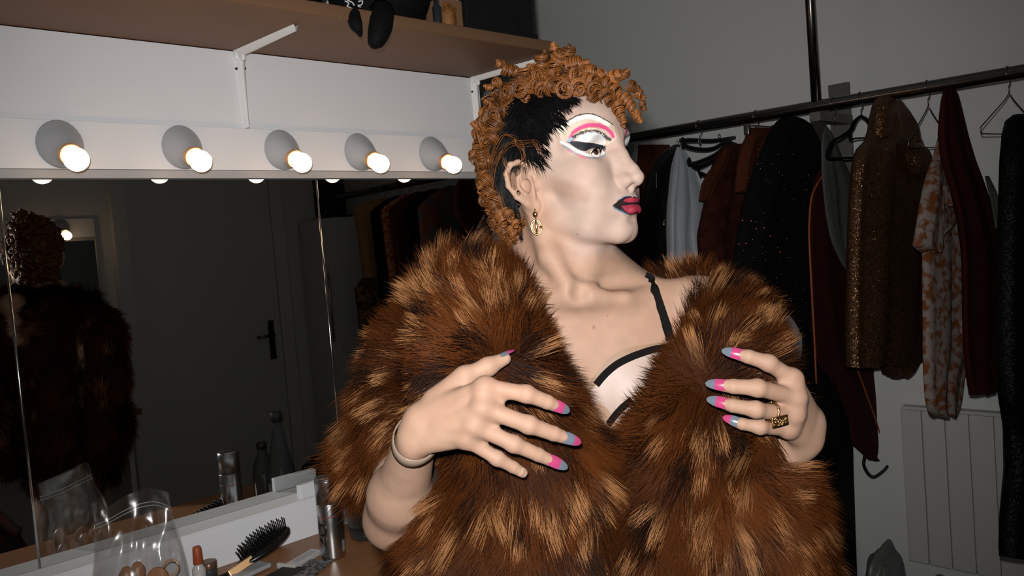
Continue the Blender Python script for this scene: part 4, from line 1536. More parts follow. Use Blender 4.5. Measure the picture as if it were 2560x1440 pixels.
def sequin(name, col, scale=330.0, rough=0.3, metal=0.85, tilt=0.9):
    m = MAT(name, col, rough, metal=metal, var=0.25, scale=30)
    nt = m.node_tree
    b = nt.nodes['Principled BSDF']
    vo = nt.nodes.new('ShaderNodeTexVoronoi')
    vo.inputs['Scale'].default_value = scale
    tc = nt.nodes.new('ShaderNodeTexCoord')
    nt.links.new(tc.outputs['Object'], vo.inputs['Vector'])
    sub = nt.nodes.new('ShaderNodeVectorMath')
    sub.operation = 'SUBTRACT'
    sub.inputs[1].default_value = (0.5, 0.5, 0.5)
    nt.links.new(vo.outputs['Color'], sub.inputs[0])
    sc = nt.nodes.new('ShaderNodeVectorMath')
    sc.operation = 'SCALE'
    sc.inputs['Scale'].default_value = tilt
    nt.links.new(sub.outputs[0], sc.inputs[0])
    ge = nt.nodes.new('ShaderNodeNewGeometry')
    ad = nt.nodes.new('ShaderNodeVectorMath')
    nt.links.new(ge.outputs['Normal'], ad.inputs[0])
    nt.links.new(sc.outputs[0], ad.inputs[1])
    no = nt.nodes.new('ShaderNodeVectorMath')
    no.operation = 'NORMALIZE'
    nt.links.new(ad.outputs[0], no.inputs[0])
    nt.links.new(no.outputs[0], b.inputs['Normal'])
    return m


C_rust = cloth('rust_cloth', (0.085, 0.023, 0.009))
C_orange = cloth('orange_brown_suede', (0.20, 0.062, 0.017))
C_leather = MAT('black_leather', (0.006, 0.006, 0.006), 0.45, bump=0.4, bscale=90, spec=0.3)
C_satin = MAT('pale_satin', (0.36, 0.38, 0.42), 0.5, var=0.12, scale=10, bump=0.25, bscale=40, sheen=0.3)
C_burg = cloth('burgundy_cloth', (0.024, 0.0050, 0.0035), col2=(0.042, 0.010, 0.006), scale=20)
C_black = cloth('black_wool', (0.0045, 0.0043, 0.0045))
C_blackseq = sequin('black_sequins', (0.0035, 0.0033, 0.0036), 300, 0.45, 0.0, 0.6)
C_blackseq.node_tree.nodes['Principled BSDF'].inputs['Specular IOR Level'].default_value = 0.12
C_dred = cloth('dark_red_velvet', (0.036, 0.0050, 0.0032))
C_plum = cloth('dark_red_jersey', (0.036, 0.0060, 0.0040))
C_green = cloth('grey_green_crochet', (0.085, 0.090, 0.078), bump=0.8, bscale=150)
C_gold = sequin('gold_sequins', (0.175, 0.085, 0.040), 420, 0.34, 0.75, 1.0)
C_toile = cloth('toile_print', (0.235, 0.195, 0.175), col2=(0.155, 0.052, 0.018), scale=42)
C_sat2 = cloth('apricot_cotton', (0.42, 0.22, 0.09))
C_dots = cloth('red_dot_print', (0.42, 0.20, 0.08), col2=(0.30, 0.03, 0.03), scale=55)
C_paisley = cloth('dark_paisley', (0.03, 0.02, 0.012), col2=(0.22, 0.11, 0.04), scale=40)
C_brown = cloth('brown_flower_print', (0.10, 0.032, 0.014), col2=(0.05, 0.045, 0.045), scale=16)
C_pipe = MAT('orange_piping', (0.28, 0.065, 0.012), 0.6)
M_hwire = MAT('hanger_wire', (0.28, 0.27, 0.26), 0.35, metal=1.0)
M_flock = MAT('hanger_flock', (0.004, 0.004, 0.004), 0.9, spec=0.05)


def sheet(outline, y0, T, folds, nf, seed, n=44, m=34, top=0.0, dome=0.6):
    """closed cloth body in the plane y = y0 following left and right edges given at picture heights"""
    R_ = random.Random(seed)
    O = []
    for (py, xl, xr) in outline:
        a, b = on(xl, py, 1, y0), on(xr, py, 1, y0)
        O.append((a[0], a[2], b[0], b[2]))
    O = V3(O)
    t = np.linspace(0, len(O) - 1, m)
    e = V3([np.interp(t, np.arange(len(O)), O[:, j]) for j in range(4)]).T
    ph = [R_.uniform(0, 6.28) for _ in range(4)]
    an = np.arange(n) * 2 * math.pi / n
    G = []
    for i in range(m):
        v = i / (m - 1)
        xl, zl, xr, zr = e[i]
        c, s = np.cos(an), np.sin(an)
        u = (1 - c) / 2
        x = xl + (xr - xl) * u
        z = zl + (zr - zl) * u
        ramp = min(1.0, 0.15 + v * 1.6)
        w = abs(xr - xl)
        f = folds * ramp * (np.sin(nf * u * 3.0 + ph[0] + 0.8 * math.sin(3 * v + ph[1])) + 0.6 * np.sin(nf * u * 5.3 + ph[2] + 1.3 * v) + 0.35 * np.sin(nf * u * 9.1 + ph[3]))
        th = T * (0.35 + 0.65 * min(1, v * 4 + top)) * min(1.0, w / 0.10)
        y = y0 + f * np.sin(math.pi * np.clip(u, 0.02, 0.98)) ** 0.3 + th * np.sign(s) * np.abs(s) ** dome
        G.append(np.stack([x, y, z + 0.004 * np.sin(u * 11 + ph[1]) * (v > 0.93)], -1))
    return V3(G)


def garment(name, label, cat, y0, outline, mat, T=0.035, folds=0.012, nf=4, seed=1, group='garments on the clothes rail', parts=None, dome=0.6):
    G = sheet(outline, y0, T, folds, nf, seed, dome=dome)
    m = MB()
    m.grid(G, closed_u=True)
    n = G.shape[1]
    m.add(G[0], [tuple(range(n))])
    if parts is None:
        o = m.build(name, mat, label=label, cat=cat, group=group)
        return o
    c = G.reshape(-1, 3)
    lo, hi = c.min(0), c.max(0)
    r = EMPTY(name, ((lo[0] + hi[0]) / 2, (lo[1] + hi[1]) / 2, lo[2]), label, cat, group)
    m.build('body', mat, r)
    for (pn, pm, fn) in parts:
        q = MB()
        fn(q)
        q.build(pn, pm, r)
    return r


def pipe(y0, pts, rad, n=8):
    P = spline([on(x, y, 1, y0) for x, y in pts], 40)
    return lambda q: q.tube(P, rad, n)


def sleeve(outline, y0, T=0.03, folds=0.006, seed=3):
    def fn(q):
        G = sheet(outline, y0, T, folds, 3, seed, n=28, m=20, top=0.5)
        q.grid(G, closed_u=True)
        q.add(G[0], [tuple(range(G.shape[1]))])
    return fn


def hook(y, drop=0.055, r=0.0016):
    """pts of a hanger hook sitting on the rail"""
    z = rail_z(y)
    a = np.linspace(-0.5, math.pi, 12)
    R = 0.0215
    P = [(RX - R * math.cos(t + 0.0), y, z + R * math.sin(t)) for t in a]
    P += [(RX + R, y, z - 0.008), (RX + R * 0.6, y, z - 0.028), (RX, y, z - 0.036), (RX, y, z - drop)]
    return P


def wire_hanger(y, label, halfw=0.20, dz=0.10, skew=0.0, group='hangers on the rail'):
    z = rail_z(y)
    r = EMPTY('wire_hanger', (RX, y, z - 0.2), label, 'hanger', group)
    MB().tube(hook(y), 0.0017, 6).build('hook', M_hwire, r)
    zt = z - 0.055
    P = [(RX, y, zt), (RX - halfw * .15, y + skew * .15, zt - 0.02), (RX - halfw, y + skew, zt - dz), (RX - halfw * 1.02, y + skew, zt - dz - 0.012), (RX - halfw * .97, y + skew, zt - dz - 0.018),
         (RX + halfw * .97, y - skew, zt - dz - 0.018), (RX + halfw * 1.02, y - skew, zt - dz - 0.012), (RX + halfw, y - skew, zt - dz), (RX + halfw * .15, y - skew * .15, zt - 0.02), (RX, y, zt)]
    MB().tube(P, 0.0018, 6).build('frame', M_hwire, r)
    return r


garment('suede_jacket', 'orange-brown suede jacket at the end of the rail beside the folded rust trousers', 'jacket', 2.05,
        [(404, 1560, 1585), (415, 1550, 1606), (440, 1540, 1621), (500, 1535, 1616), (600, 1530, 1602), (760, 1525, 1596)], C_orange, T=0.022, folds=0.008, seed=2)
garment('folded_trousers', 'rust trousers folded over a hanger beside the black leather jacket', 'trousers', 1.965,
        [(362, 1596, 1674), (372, 1597, 1674), (384, 1597, 1668), (402, 1596, 1655), (440, 1592, 1640), (520, 1588, 1632), (640, 1580, 1626)], C_rust, T=0.014, folds=0.004, seed=4)
garment('leather_jacket', 'black leather jacket with silver zips between rust trousers and pale blouse', 'jacket', 1.875,
        [(362, 1684, 1698), (376, 1664, 1704), (400, 1644, 1708), (440, 1622, 1706), (520, 1604, 1698), (640, 1599, 1692), (900, 1594, 1700)], C_leather, T=0.022, folds=0.006, seed=5,
        parts=[('zip', M_steel, pipe(1.846, [(1641, 432), (1641, 452), (1641, 470)], 0.0011)), ('zip', M_steel, pipe(1.846, [(1671, 465), (1671, 474), (1671, 484)], 0.0018)),
               ('zip', M_steel, pipe(1.846, [(1661, 548), (1660, 556), (1660, 564)], 0.0032)), ('zip', M_steel, pipe(1.846, [(1652, 519), (1658, 519), (1664, 519)], 0.0010))])
garment('satin_blouse', 'pale grey-blue satin blouse hanging on the rail', 'blouse', 1.79,
        [(368, 1692, 1708), (384, 1689, 1716), (420, 1684, 1728), (460, 1679, 1742), (500, 1674, 1758), (540, 1673, 1758), (580, 1674, 1752), (620, 1675, 1756), (700, 1676, 1770), (800, 1676, 1772)], C_satin, T=0.022, folds=0.014, nf=6, seed=6)
garment('patterned_dress', 'dark burgundy patterned dress between the pale blouse and the black sequinned coat', 'dress', 1.655,
        [(360, 1822, 1858), (372, 1802, 1870), (400, 1790, 1880), (450, 1776, 1880), (520, 1764, 1870), (590, 1750, 1856), (640, 1756, 1850), (760, 1760, 1850), (1000, 1760, 1860)], C_burg, seed=7,
        parts=[('lining', C_rust, sleeve([(372, 1812, 1824), (400, 1796, 1822), (430, 1772, 1806), (460, 1756, 1790), (500, 1748, 1772)], 1.625, 0.012, 0.004))])
garment('folded_trousers', 'rust trousers folded over a clip hanger in front of the black sequinned coat', 'trousers', 1.50,
        [(320, 1872, 1945), (334, 1872, 1943), (344, 1868, 1925), (360, 1860, 1918), (400, 1850, 1905), (480, 1842, 1890)], C_rust, T=0.02, folds=0.005, seed=8)
m = MB()
for x in (1868, 1936):
    p = on(x, 324, 1, 1.478)
    m.box(p - V3([.007, .010, .018]), p + V3([.007, .010, .016]), 0.002)
P = on(1886, 300, 1, 1.50)
m.tube([on(1868, 318, 1, 1.485), on(1886, 314, 1, 1.485), on(1936, 318, 1, 1.485)], 0.0025, 6)
m.tube(hook(1.50, 0.045) + [tuple(on(1888, 316, 1, 1.487))], 0.0016, 6)
m.build('clip_hanger', M_hwire, label='metal clip hanger gripping rust trousers', cat='hanger', group='hangers on the rail')

# black belts and straps tangled on a hanger
bel = EMPTY('belt_bundle', on(1770, 440, 1, 1.735), 'bundle of black straps and belts with metal buckles on a hanger', 'belts')
for k, pl in enumerate(([(1700, 352), (1730, 350), (1770, 352), (1800, 350), (1838, 344)], [(1704, 362), (1740, 372), (1780, 372), (1815, 356), (1842, 362)],
                        [(1722, 412), (1750, 404), (1790, 385), (1828, 350)], [(1722, 395), (1735, 418), (1770, 408), (1800, 388)], [(1748, 432), (1775, 440), (1797, 425), (1800, 404)],
                        [(1705, 345), (1712, 358), (1706, 370)], [(1720, 398), (1722, 410), (1740, 416), (1752, 440)])):
    P = spline([on(x, y, 1, 1.735 - 0.006 * k) for x, y in pl], 24)
    MB().tube(P, 0.0075, 10, ell=(1.0, 0.45)).build('strap', C_leather, bel)
for x, y in ((1694, 358), (1798, 340), (1749, 354)):
    MB().tube([on(x, y, 1, 1.70) + 0.008 * V3([math.cos(t), 0, math.sin(t)]) for t in np.linspace(0, 6.2832, 17)], 0.0016, 6).build('buckle', M_steel, bel)
MB().tube(hook(1.735, 0.05) + [(RX, 1.735, rail_z(1.735) - 0.075)], 0.0016, 6).build('hook', M_hwire, bel)

ob = garment('sequinned_coat', 'long black coat scattered with tiny bright sequins', 'coat', 1.395,
        [(288, 1966, 1970), (293, 1960, 1984), (302, 1950, 2006), (320, 1936, 2034), (345, 1924, 2050), (400, 1902, 2056), (480, 1874, 2050), (560, 1856, 2034), (660, 1842, 2030),
         (800, 1832, 2036), (1000, 1832, 2060), (1200, 1838, 2080), (1440, 1846, 2100), (1560, 1848, 2104)], C_black, T=0.038, folds=0.010, seed=9,
        parts=[('lining', C_satin, sleeve([(790, 1956, 1974), (815, 1950, 1990), (845, 1958, 2002), (875, 1974, 2002), (897, 1988, 2000)], 1.352, 0.012, 0.003, 18))])
M_spark = MAT('sequin_spark', (0.75, 0.70, 0.66), 0.42, metal=1.0)
M_sparkr = MAT('sequin_spark_red', (0.75, 0.13, 0.08), 0.42, metal=1.0)
sp = [(1878, 552, 1), (1865, 608, 1), (1911, 569, 1), (1926, 590, 1), (1890, 555, 0), (1891, 572, 1), (1856, 551, 1), (1847, 610, 1), (1950, 630, 1)]
for k in range(110):
    sp.append((rng.uniform(1856, 2040), rng.uniform(360, 900), 0))
for col_, mm in ((0, M_spark), (1, M_sparkr)):
    q = MB()
    for x, y, c_ in sp:
        if c_ != col_:
            continue
        p = on(x, y, 1, 1.346 + rng.uniform(-0.006, 0.004))
        nn = nz(nz(CAM - p) + 0.5 * rng.normal(size=3) * (0.25 if c_ else 1))
        rr = rng.uniform(0.0008, 0.0017) if not c_ else 0.0024
        q.lathe([(rr, -0.001), (rr, 0.0004), (rr * .5, 0.0007), (0.0001, 0.0008)], 7, frame(nn), p)
    q.build('sequins', mm, ob)['kind'] = 'stuff'
garment('black_trousers', 'long plain black trousers hanging below the dark red jumpsuit', 'trousers', 1.308,
        [(850, 2010, 2118), (900, 2005, 2126), (1050, 2005, 2130), (1200, 2008, 2134), (1440, 2012, 2142), (1560, 2014, 2146)], C_black, T=0.012, folds=0.004, seed=10)
garment('jumpsuit', 'dark red jumpsuit with orange piping and a dangling black strap', 'jumpsuit', 1.262,
        [(405, 2062, 2086), (425, 2050, 2105), (445, 2040, 2122), (500, 2027, 2135), (600, 2022, 2150), (700, 2028, 2165), (800, 2032, 2185), (900, 2040, 2228), (960, 2090, 2230), (1050, 2126, 2229), (1110, 2132, 2228), (1136, 2160, 2226), (1150, 2176, 2222)],
        C_plum, T=0.014, folds=0.006, seed=11,
        parts=[('piping', C_pipe, pipe(1.244, [(2058, 438), (2042, 462), (2028, 500), (2023, 580), (2028, 700), (2036, 850), (2041, 960)], 0.0032)),
               ('piping', C_pipe, pipe(1.242, [(2144, 925), (2166, 985), (2190, 1052), (2206, 1105), (2214, 1148)], 0.0028)),
               ('strap', C_leather, pipe(1.222, [(2162, 1138), (2160, 1165), (2182, 1192), (2214, 1172), (2224, 1150)], 0.0055))])
garment('crochet_top', 'grey-green crocheted top hanging in front of the wooden bracket', 'top', 1.218,
        [(316, 2063, 2069), (330, 2058, 2078), (360, 2055, 2092), (400, 2056, 2106), (425, 2056, 2118), (450, 2057, 2132), (480, 2060, 2140), (540, 2066, 2140), (600, 2078, 2138), (650, 2100, 2136), (676, 2118, 2132)],
        C_green, T=0.010, folds=0.004, seed=12)
MB().tube(hook(1.218, 0.07), 0.0016, 6).build('wire_hanger', M_hwire, label='thin wire hanger holding the grey-green crocheted top', cat='hanger', group='hangers on the rail')

# empty black flocked hanger
yh = 1.130
fh = EMPTY('flocked_hanger', on(2130, 398, 1, yh), 'empty black velvet hanger beside the gold hooded jacket', 'hanger', 'hangers on the rail')
MB().tube(hook(yh, 0.05) + [tuple(on(2152, 288, 1, yh))], 0.0019, 6).build('hook', M_hwire, fh)


def hp(pl, n=30):
    return spline([on(x, y, 1, yh) for x, y in pl], n)


q = MB()
q.tube(hp([(2152, 290), (2138, 302), (2127, 324), (2104, 341), (2084, 352), (2074, 370), (2069, 388), (2073, 396), (2090, 396), (2120, 395), (2190, 393), (2228, 392), (2236, 386)], 50), 0.0075, 10, ell=(0.5, 1.0))
q.tube(hp([(2152, 290), (2168, 300), (2180, 318), (2192, 334), (2216, 350), (2232, 366), (2238, 382)], 30), 0.0075, 10, ell=(0.5, 1.0))
q.tube(hp([(2124, 328), (2126, 348), (2140, 346), (2180, 344), (2196, 342)], 24), 0.0055, 10, ell=(0.5, 1.0))
q.build('frame', M_flock, fh)

garment('hooded_jacket', 'gold-brown sequinned jacket with a pointed hood', 'jacket', 1.052,
        [(238, 2206, 2216), (244, 2200, 2228), (258, 2196, 2242), (290, 2190, 2266), (320, 2189, 2282), (350, 2178, 2288), (372, 2156, 2298), (400, 2148, 2316), (430, 2143, 2322), (470, 2140, 2316), (560, 2136, 2310),
         (700, 2132, 2306), (820, 2130, 2304), (880, 2130, 2300), (905, 2131, 2288), (915, 2132, 2262)], C_gold, T=0.042, folds=0.013, nf=5, seed=13,
        parts=[('sleeve', C_gold, sleeve([(360, 2258, 2292), (380, 2268, 2312), (410, 2278, 2324), (435, 2288, 2324), (446, 2300, 2318)], 1.00, 0.03, 0.004)),
               ('hood', C_gold, sleeve([(246, 2200, 2226), (262, 2195, 2244), (290, 2190, 2268), (320, 2190, 2280), (345, 2188, 2282), (356, 2200, 2276)], 1.045, 0.034, 0.004, 5)),
               ('back_hem', C_gold, sleeve([(820, 2212, 2300), (880, 2214, 2296), (915, 2222, 2276), (942, 2236, 2254)], 1.05, 0.04, 0.006, 6))])
wire_hanger(0.925, 'bare wire hanger between the gold jacket and the toile shirt', 0.12, 0.11, 0.02)
garment('velvet_robe', 'dark red velvet robe behind the toile print shirt', 'robe', 0.785,
        [(222, 2362, 2386), (240, 2358, 2392), (280, 2354, 2400), (340, 2352, 2412), (400, 2360, 2430), (460, 2380, 2452), (540, 2400, 2478), (620, 2410, 2504), (660, 2412, 2512), (760, 2414, 2512), (860, 2416, 2508), (930, 2424, 2500), (985, 2436, 2470)],
        C_dred, T=0.016, folds=0.008, seed=14,
        parts=[('sash', C_dred, sleeve([(890, 2460, 2500), (930, 2480, 2512), (975, 2500, 2520), (990, 2510, 2522)], 0.765, 0.012, 0.003, 7))])
garment('green_scarf', 'narrow grey-green scarf end hanging beside the velvet robe', 'scarf', 0.745,
        [(440, 2462, 2472), (480, 2476, 2488), (540, 2488, 2502), (570, 2492, 2507)], C_green, T=0.012, folds=0.003, seed=15)
garment('toile_shirt', 'white shirt with rust-orange toile print', 'shirt', 0.885,
        [(304, 2368, 2380), (318, 2358, 2388), (350, 2348, 2396), (400, 2336, 2412), (450, 2326, 2428), (500, 2318, 2434), (560, 2314, 2430), (640, 2314, 2432), (720, 2314, 2432), (800, 2315, 2430), (880, 2315, 2428),
         (940, 2316, 2400), (1000, 2320, 2392), (1030, 2328, 2384), (1040, 2340, 2380)], C_toile, T=0.022, folds=0.010, nf=5, seed=16,
        parts=[('sleeve', C_toile, sleeve([(400, 2334, 2352), (450, 2322, 2352), (520, 2308, 2348), (580, 2298, 2345), (612, 2292, 2344), (628, 2306, 2340)], 0.845, 0.020, 0.006, 8)),
               ('collar', C_toile, sleeve([(464, 2352, 2432), (478, 2354, 2430), (495, 2360, 2420), (508, 2366, 2396), (514, 2370, 2380)], 0.835, 0.012, 0.003, 9)),
               ('collar', C_toile, sleeve([(520, 2342, 2366), (545, 2340, 2394), (565, 2341, 2380), (588, 2343, 2352)], 0.838, 0.010, 0.003, 10)),
               ('cuff', C_toile, sleeve([(800, 2400, 2430), (860, 2410, 2432), (900, 2440, 2492), (925, 2466, 2494), (935, 2478, 2492)], 0.85, 0.015, 0.004, 11))])
wire_hanger(0.705, 'double wire hanger beside the black sequinned garment', 0.17, 0.10, 0.03)
garment('black_sequin_dress', 'black sequinned dress next to the double wire hanger', 'dress', 0.655,
        [(286, 2538, 2552), (300, 2534, 2566), (330, 2530, 2590), (400, 2524, 2620), (500, 2519, 2640), (640, 2514, 2650), (800, 2511, 2650), (980, 2514, 2650), (1080, 2530, 2650), (1180, 2534, 2650), (1300, 2520, 2650), (1390, 2518, 2650)], C_blackseq, T=0.05, folds=0.012, seed=17)

# the rest of the rail, seen in the mirror
def plain(name, label, cat, y0, mat, w=0.21, drop=0.72, seed=1, T=0.04, hem=1.0, zt=-0.055):
    z = rail_z(y0) + zt
    m = MB()
    R_ = random.Random(seed)
    n, k = 36, 24
    an = np.arange(n) * 2 * math.pi / n
    G = []
    ph = R_.uniform(0, 6)
    for i in range(k):
        v = i / (k - 1)
        hw = w * min(1.0, 0.16 + 5.2 * v) * (1 - 0.15 * max(0, v - .2) + (hem - 1) * v)
        u = np.cos(an)
        zz = z - drop * (v ** 1.25) - 0.02 * (1 - np.abs(u)) * 0
        yy = y0 + 0.012 * min(1, v * 2) * (np.sin(u * 9 + ph) + .5 * np.sin(u * 17 + ph * 2)) + T * min(1, .4 + 3 * v) * np.sign(np.sin(an)) * np.abs(np.sin(an)) ** .6
        G.append(np.stack([RX + hw * u, yy, np.full(n, zz)], -1))
    m.grid(V3(G), closed_u=True)
    m.add(G[0], [tuple(range(n))])
    o = m.build(name, mat, label=label, cat=cat, group='garments on the clothes rail')
    MB().tube(hook(y0, 0.06), 0.0016, 6).build('wire_hanger', M_hwire, label='hook of the hanger carrying the %s' % name.replace('_', ' '), cat='hanger', group='hangers on the rail')
    return o


plain('flower_dress', 'brown dress with a faded flower print, reflected beside the fur shoulder', 'dress', 0.40, C_brown, 0.22, 0.9, 21)
plain('black_blazer', 'plain black blazer beside the brown flower dress, seen in the mirror', 'blazer', 0.27, C_black, 0.21, 0.8, 22)
plain('rust_jacket', 'rust jacket hanging beside the dotted shirt, seen in the mirror', 'jacket', 0.15, C_rust, 0.21, 0.8, 23)
plain('dotted_shirt', 'shirt with red dots on yellow hanging beside the black waistcoat, in the mirror', 'shirt', 0.06, C_dots, 0.20, 0.75, 24, T=0.025)
plain('black_waistcoat', 'slim black waistcoat next to the apricot shirt, seen in the mirror', 'waistcoat', -0.03, C_black, 0.20, 0.75, 25, T=0.02)
plain('apricot_shirt', 'apricot short-sleeved shirt at the end of the rail, seen in the mirror', 'shirt', -0.16, C_sat2, 0.21, 0.42, 26, T=0.05)
plain('paisley_trousers', 'dark paisley trousers hanging under the apricot shirt, seen in the mirror', 'trousers', -0.27, C_paisley, 0.17, 1.0, 27, T=0.05, zt=-0.42)

# ---- radiator on the back wall
M_rad = MAT('radiator_enamel', (0.50, 0.50, 0.49), 0.4, var=0.02)
rad = EMPTY('radiator', (XB - 0.05, 0.95, 0.24), 'white panel radiator with vertical grooves on the wall under the clothes', 'radiator')
y1, y0_, zb, zt = 1.145, 0.74, 0.24, 0.777
xs = XB - 0.058
ed = [1.145, 1.0745, 0.9996, 0.9250, 0.8509, 0.776, 0.74]
for a, b in zip(ed[:-1], ed[1:]):
    MB().box((xs, b + 0.0016, zb), (xs + 0.03, a - 0.0016, zt), 0.004).build('panel', M_rad, rad, smooth=False)
MB().box((xs + 0.012, y0_, zb + 0.01), (XB - 0.012, y1 - 0.004, zt - 0.006)).build('core', M_wall, rad, smooth=False)
M_grille = M_rad
MB().box((xs + 0.004, y0_, zt), (XB - 0.014, y1 - 0.004, zt + 0.012), 0.003).build('top_grille', M_grille, rad, smooth=False)
for k in range(9):
    yy = 1.115 - k * 0.042
    MB().box((xs + 0.001, yy - 0.008, zt + 0.003), (xs + 0.008, yy + 0.004, zt + 0.007)).build('clip', M_grille, rad, smooth=False)
MB().box((XB - 0.013, 0.80, 0.4), (XB, 1.1, 0.45)).build('wall_mount', M_grille, rad, smooth=False)

# ---- plastic bags on the floor under the rail
M_pbag = MAT('grey_plastic_bag', (0.13, 0.13, 0.128), 0.38, var=0.15, bump=0.7, bscale=14, alpha=1.0)


def sack(name, label, c, R, seed, mat, group=None):
    """crumpled bag: a sphere pushed in by folds"""
    R_ = np.random.default_rng(seed)
    n, k = 64, 40
    th = np.linspace(0, math.pi, k)
    ph = np.arange(n) * 2 * math.pi / n
    D = np.stack([np.outer(np.sin(th), np.cos(ph)), np.outer(np.sin(th), np.sin(ph)), np.repeat(np.cos(th)[:, None], n, 1)], -1)
    rr = np.ones((k, n))
    for _ in range(18):
        a = nz(R_.normal(size=3))
        rr += 0.045 * np.abs(np.sin(4.5 * (D @ a) + R_.uniform(0, 6))) - 0.028
    P = D * rr[..., None] * V3(R)
    P[..., 2] = np.maximum(P[..., 2], -R[2] * 0.82)
    P[..., 2] -= P[..., 2].min()
    m = MB()
    m.grid(P + V3(c), closed_u=True)
    return m.build(name, mat, label=label, cat='bag', group=group)


sack('plastic_bag', 'crumpled grey plastic bag on the floor, taller one beside the radiator', (2.84, 1.175, 0.0), (0.11, 0.062, 0.175), 5, M_pbag, 'plastic bags on the floor')
sack('plastic_bag', 'low crumpled grey plastic bag on the floor in front of the radiator', (2.82, 0.985, 0.0), (0.10, 0.065, 0.14), 6, M_pbag, 'plastic bags on the floor')

# ---- tall cabinet and television in the far corner (seen in the mirror)
cab = EMPTY('tall_cabinet', (2.86, -0.70, 0), 'tall white cabinet with a long handle, seen in the mirror', 'cabinet')
M_cab = MAT('cabinet_white', (0.55, 0.57, 0.59), 0.4, var=0.02)
MB().box((2.70, -0.98, 0), (3.0, -0.62, 1.70), 0.004).build('body', M_cab, cab, smooth=False)
MB().box((2.70, -0.972, 0.02), (2.99, -0.9, 1.69), 0.002).build('side_panel', M_cab, cab, smooth=False)
MB().box((2.684, -0.975, 0.02), (2.6995, -0.625, 1.69), 0.003).build('door', M_cab, cab, smooth=False)
MB().tube([(2.664, -0.66, 0.98), (2.664, -0.66, 1.2), (2.664, -0.66, 1.38)], 0.008, 10).build('handle', M_steel, cab)
M_tv = MAT('tv_black', (0.004, 0.004, 0.004), 0.35, spec=0.3)
tv = EMPTY('television', (2.84, -0.75, 1.70), 'black flat television standing on the tall cabinet, seen in the mirror', 'television')
MB().box((2.80, -0.96, 1.72), (2.83, -0.66, 1.95), 0.004).build('screen', M_tv, tv, smooth=False)
MB().box((2.78, -0.88, 1.70), (2.92, -0.74, 1.722), 0.003).build('stand', M_tv, tv, smooth=False)
# ================================================================== underwear on the figure
FIGURE = 0.87


def surf(px, py, fn=d_torso, z0=1.05, z1=1.35):
    zs = np.arange(z0, z1, 0.0015)
    P = V3([W(px, py, z) for z in zs]).astype(np.float32)
    d = fn(P)
    i = np.where(d < 0)[0]
    return zs[i[0]] if len(i) else None


def ribbon(pl, wid, name, mat, lift=0.0025, n=40, tw=0.0):
    P2 = spline([(x, y, 0) for x, y in pl], n)
    C_ = []
    for x, y, _ in P2:
        z = surf(x, y)
        C_.append(W(x, y, (z if z else 1.17) - lift))
    C_ = V3(C_)
    for _ in range(3):
        C_[1:-1] = (C_[:-2] + 2 * C_[1:-1] + C_[2:]) / 4
    T = np.gradient(C_, axis=0)
    G = []
    for i in range(n):
        vd = nz(CAM - C_[i])
        sd_ = nz(np.cross(nz(T[i]), vd))
        a = tw * math.exp(-((i / n - 0.28) / 0.10) ** 2)
        sd2 = math.cos(a) * sd_ + math.sin(a) * vd
        nn = nz(np.cross(sd2, T[i]))
        G.append([C_[i] - sd2 * wid, C_[i] - sd2 * wid + nn * 0.0008, C_[i] + sd2 * wid + nn * 0.0008, C_[i] + sd2 * wid, C_[i] - nn * 0.0006])
    m = MB()
    m.grid(V3(G), closed_u=True)
    return m.build(name, mat, person, smooth=False)


M_strap = MAT('strap_black', (0.006, 0.005, 0.005), 0.8, spec=0.03)
M_cup = MAT('bra_cup', (0.315, 0.235, 0.195), 0.55, var=0.04)
M_mesh = MAT('bra_mesh', (0.205, 0.122, 0.074), 0.6, var=0.06)


def patch(top, bot, name, mat, lift, nu=30, nv_=12):
    a, b = spline([(x, y, 0) for x, y in top], nu), spline([(x, y, 0) for x, y in bot], nu)
    G = []
    for j in range(nv_):
        t = j / (nv_ - 1)
        row = []
        for i in range(nu):
            x, y = (a[i] * (1 - t) + b[i] * t)[:2]
            z = surf(x, y)
            row.append((z if z else 1.17))
        G.append(row)
    Zs = V3(G)
    for _ in range(3):
        Zs[1:-1] = (Zs[:-2] + 2 * Zs[1:-1] + Zs[2:]) / 4
        Zs[:, 1:-1] = (Zs[:, :-2] + 2 * Zs[:, 1:-1] + Zs[:, 2:]) / 4
    P = V3([[W(*(a[i] * (1 - j / (nv_ - 1)) + b[i] * j / (nv_ - 1))[:2], Zs[j, i] - lift) for i in range(nu)] for j in range(nv_)])
    m = MB()
    m.grid(P)
    return m.build(name, mat, person)


TRIM = [(1470, 985), (1490, 962), (1512, 936), (1540, 912), (1570, 896), (1600, 884), (1640, 872), (1680, 868)]
patch(TRIM, [(1490, 1090), (1510, 1075), (1530, 1060), (1550, 1050), (1580, 1050), (1610, 1050), (1650, 1050), (1690, 1050)], 'bra_cup', M_cup, 0.0022)
patch([(1478, 950), (1496, 926), (1516, 900), (1544, 880), (1572, 870), (1600, 864), (1640, 858), (1680, 856)], TRIM, 'bra_mesh_edge', M_mesh, 0.0016, nv_=5)
ribbon([(1613, 690), (1626, 696), (1633, 706), (1638, 730), (1648, 760), (1658, 790), (1668, 820), (1676, 850)], 0.0062, 'bra_strap', M_strap, tw=1.1)
ribbon([(1490, 962), (1512, 936), (1540, 912), (1570, 896), (1600, 884), (1640, 872), (1680, 868)], 0.0048, 'bra_trim', M_strap, 0.004)
ribbon([(1520, 1062), (1540, 1036), (1560, 1015), (1580, 1000)], 0.0045, 'bra_trim', M_strap, 0.004)
FIGURE = 1.0

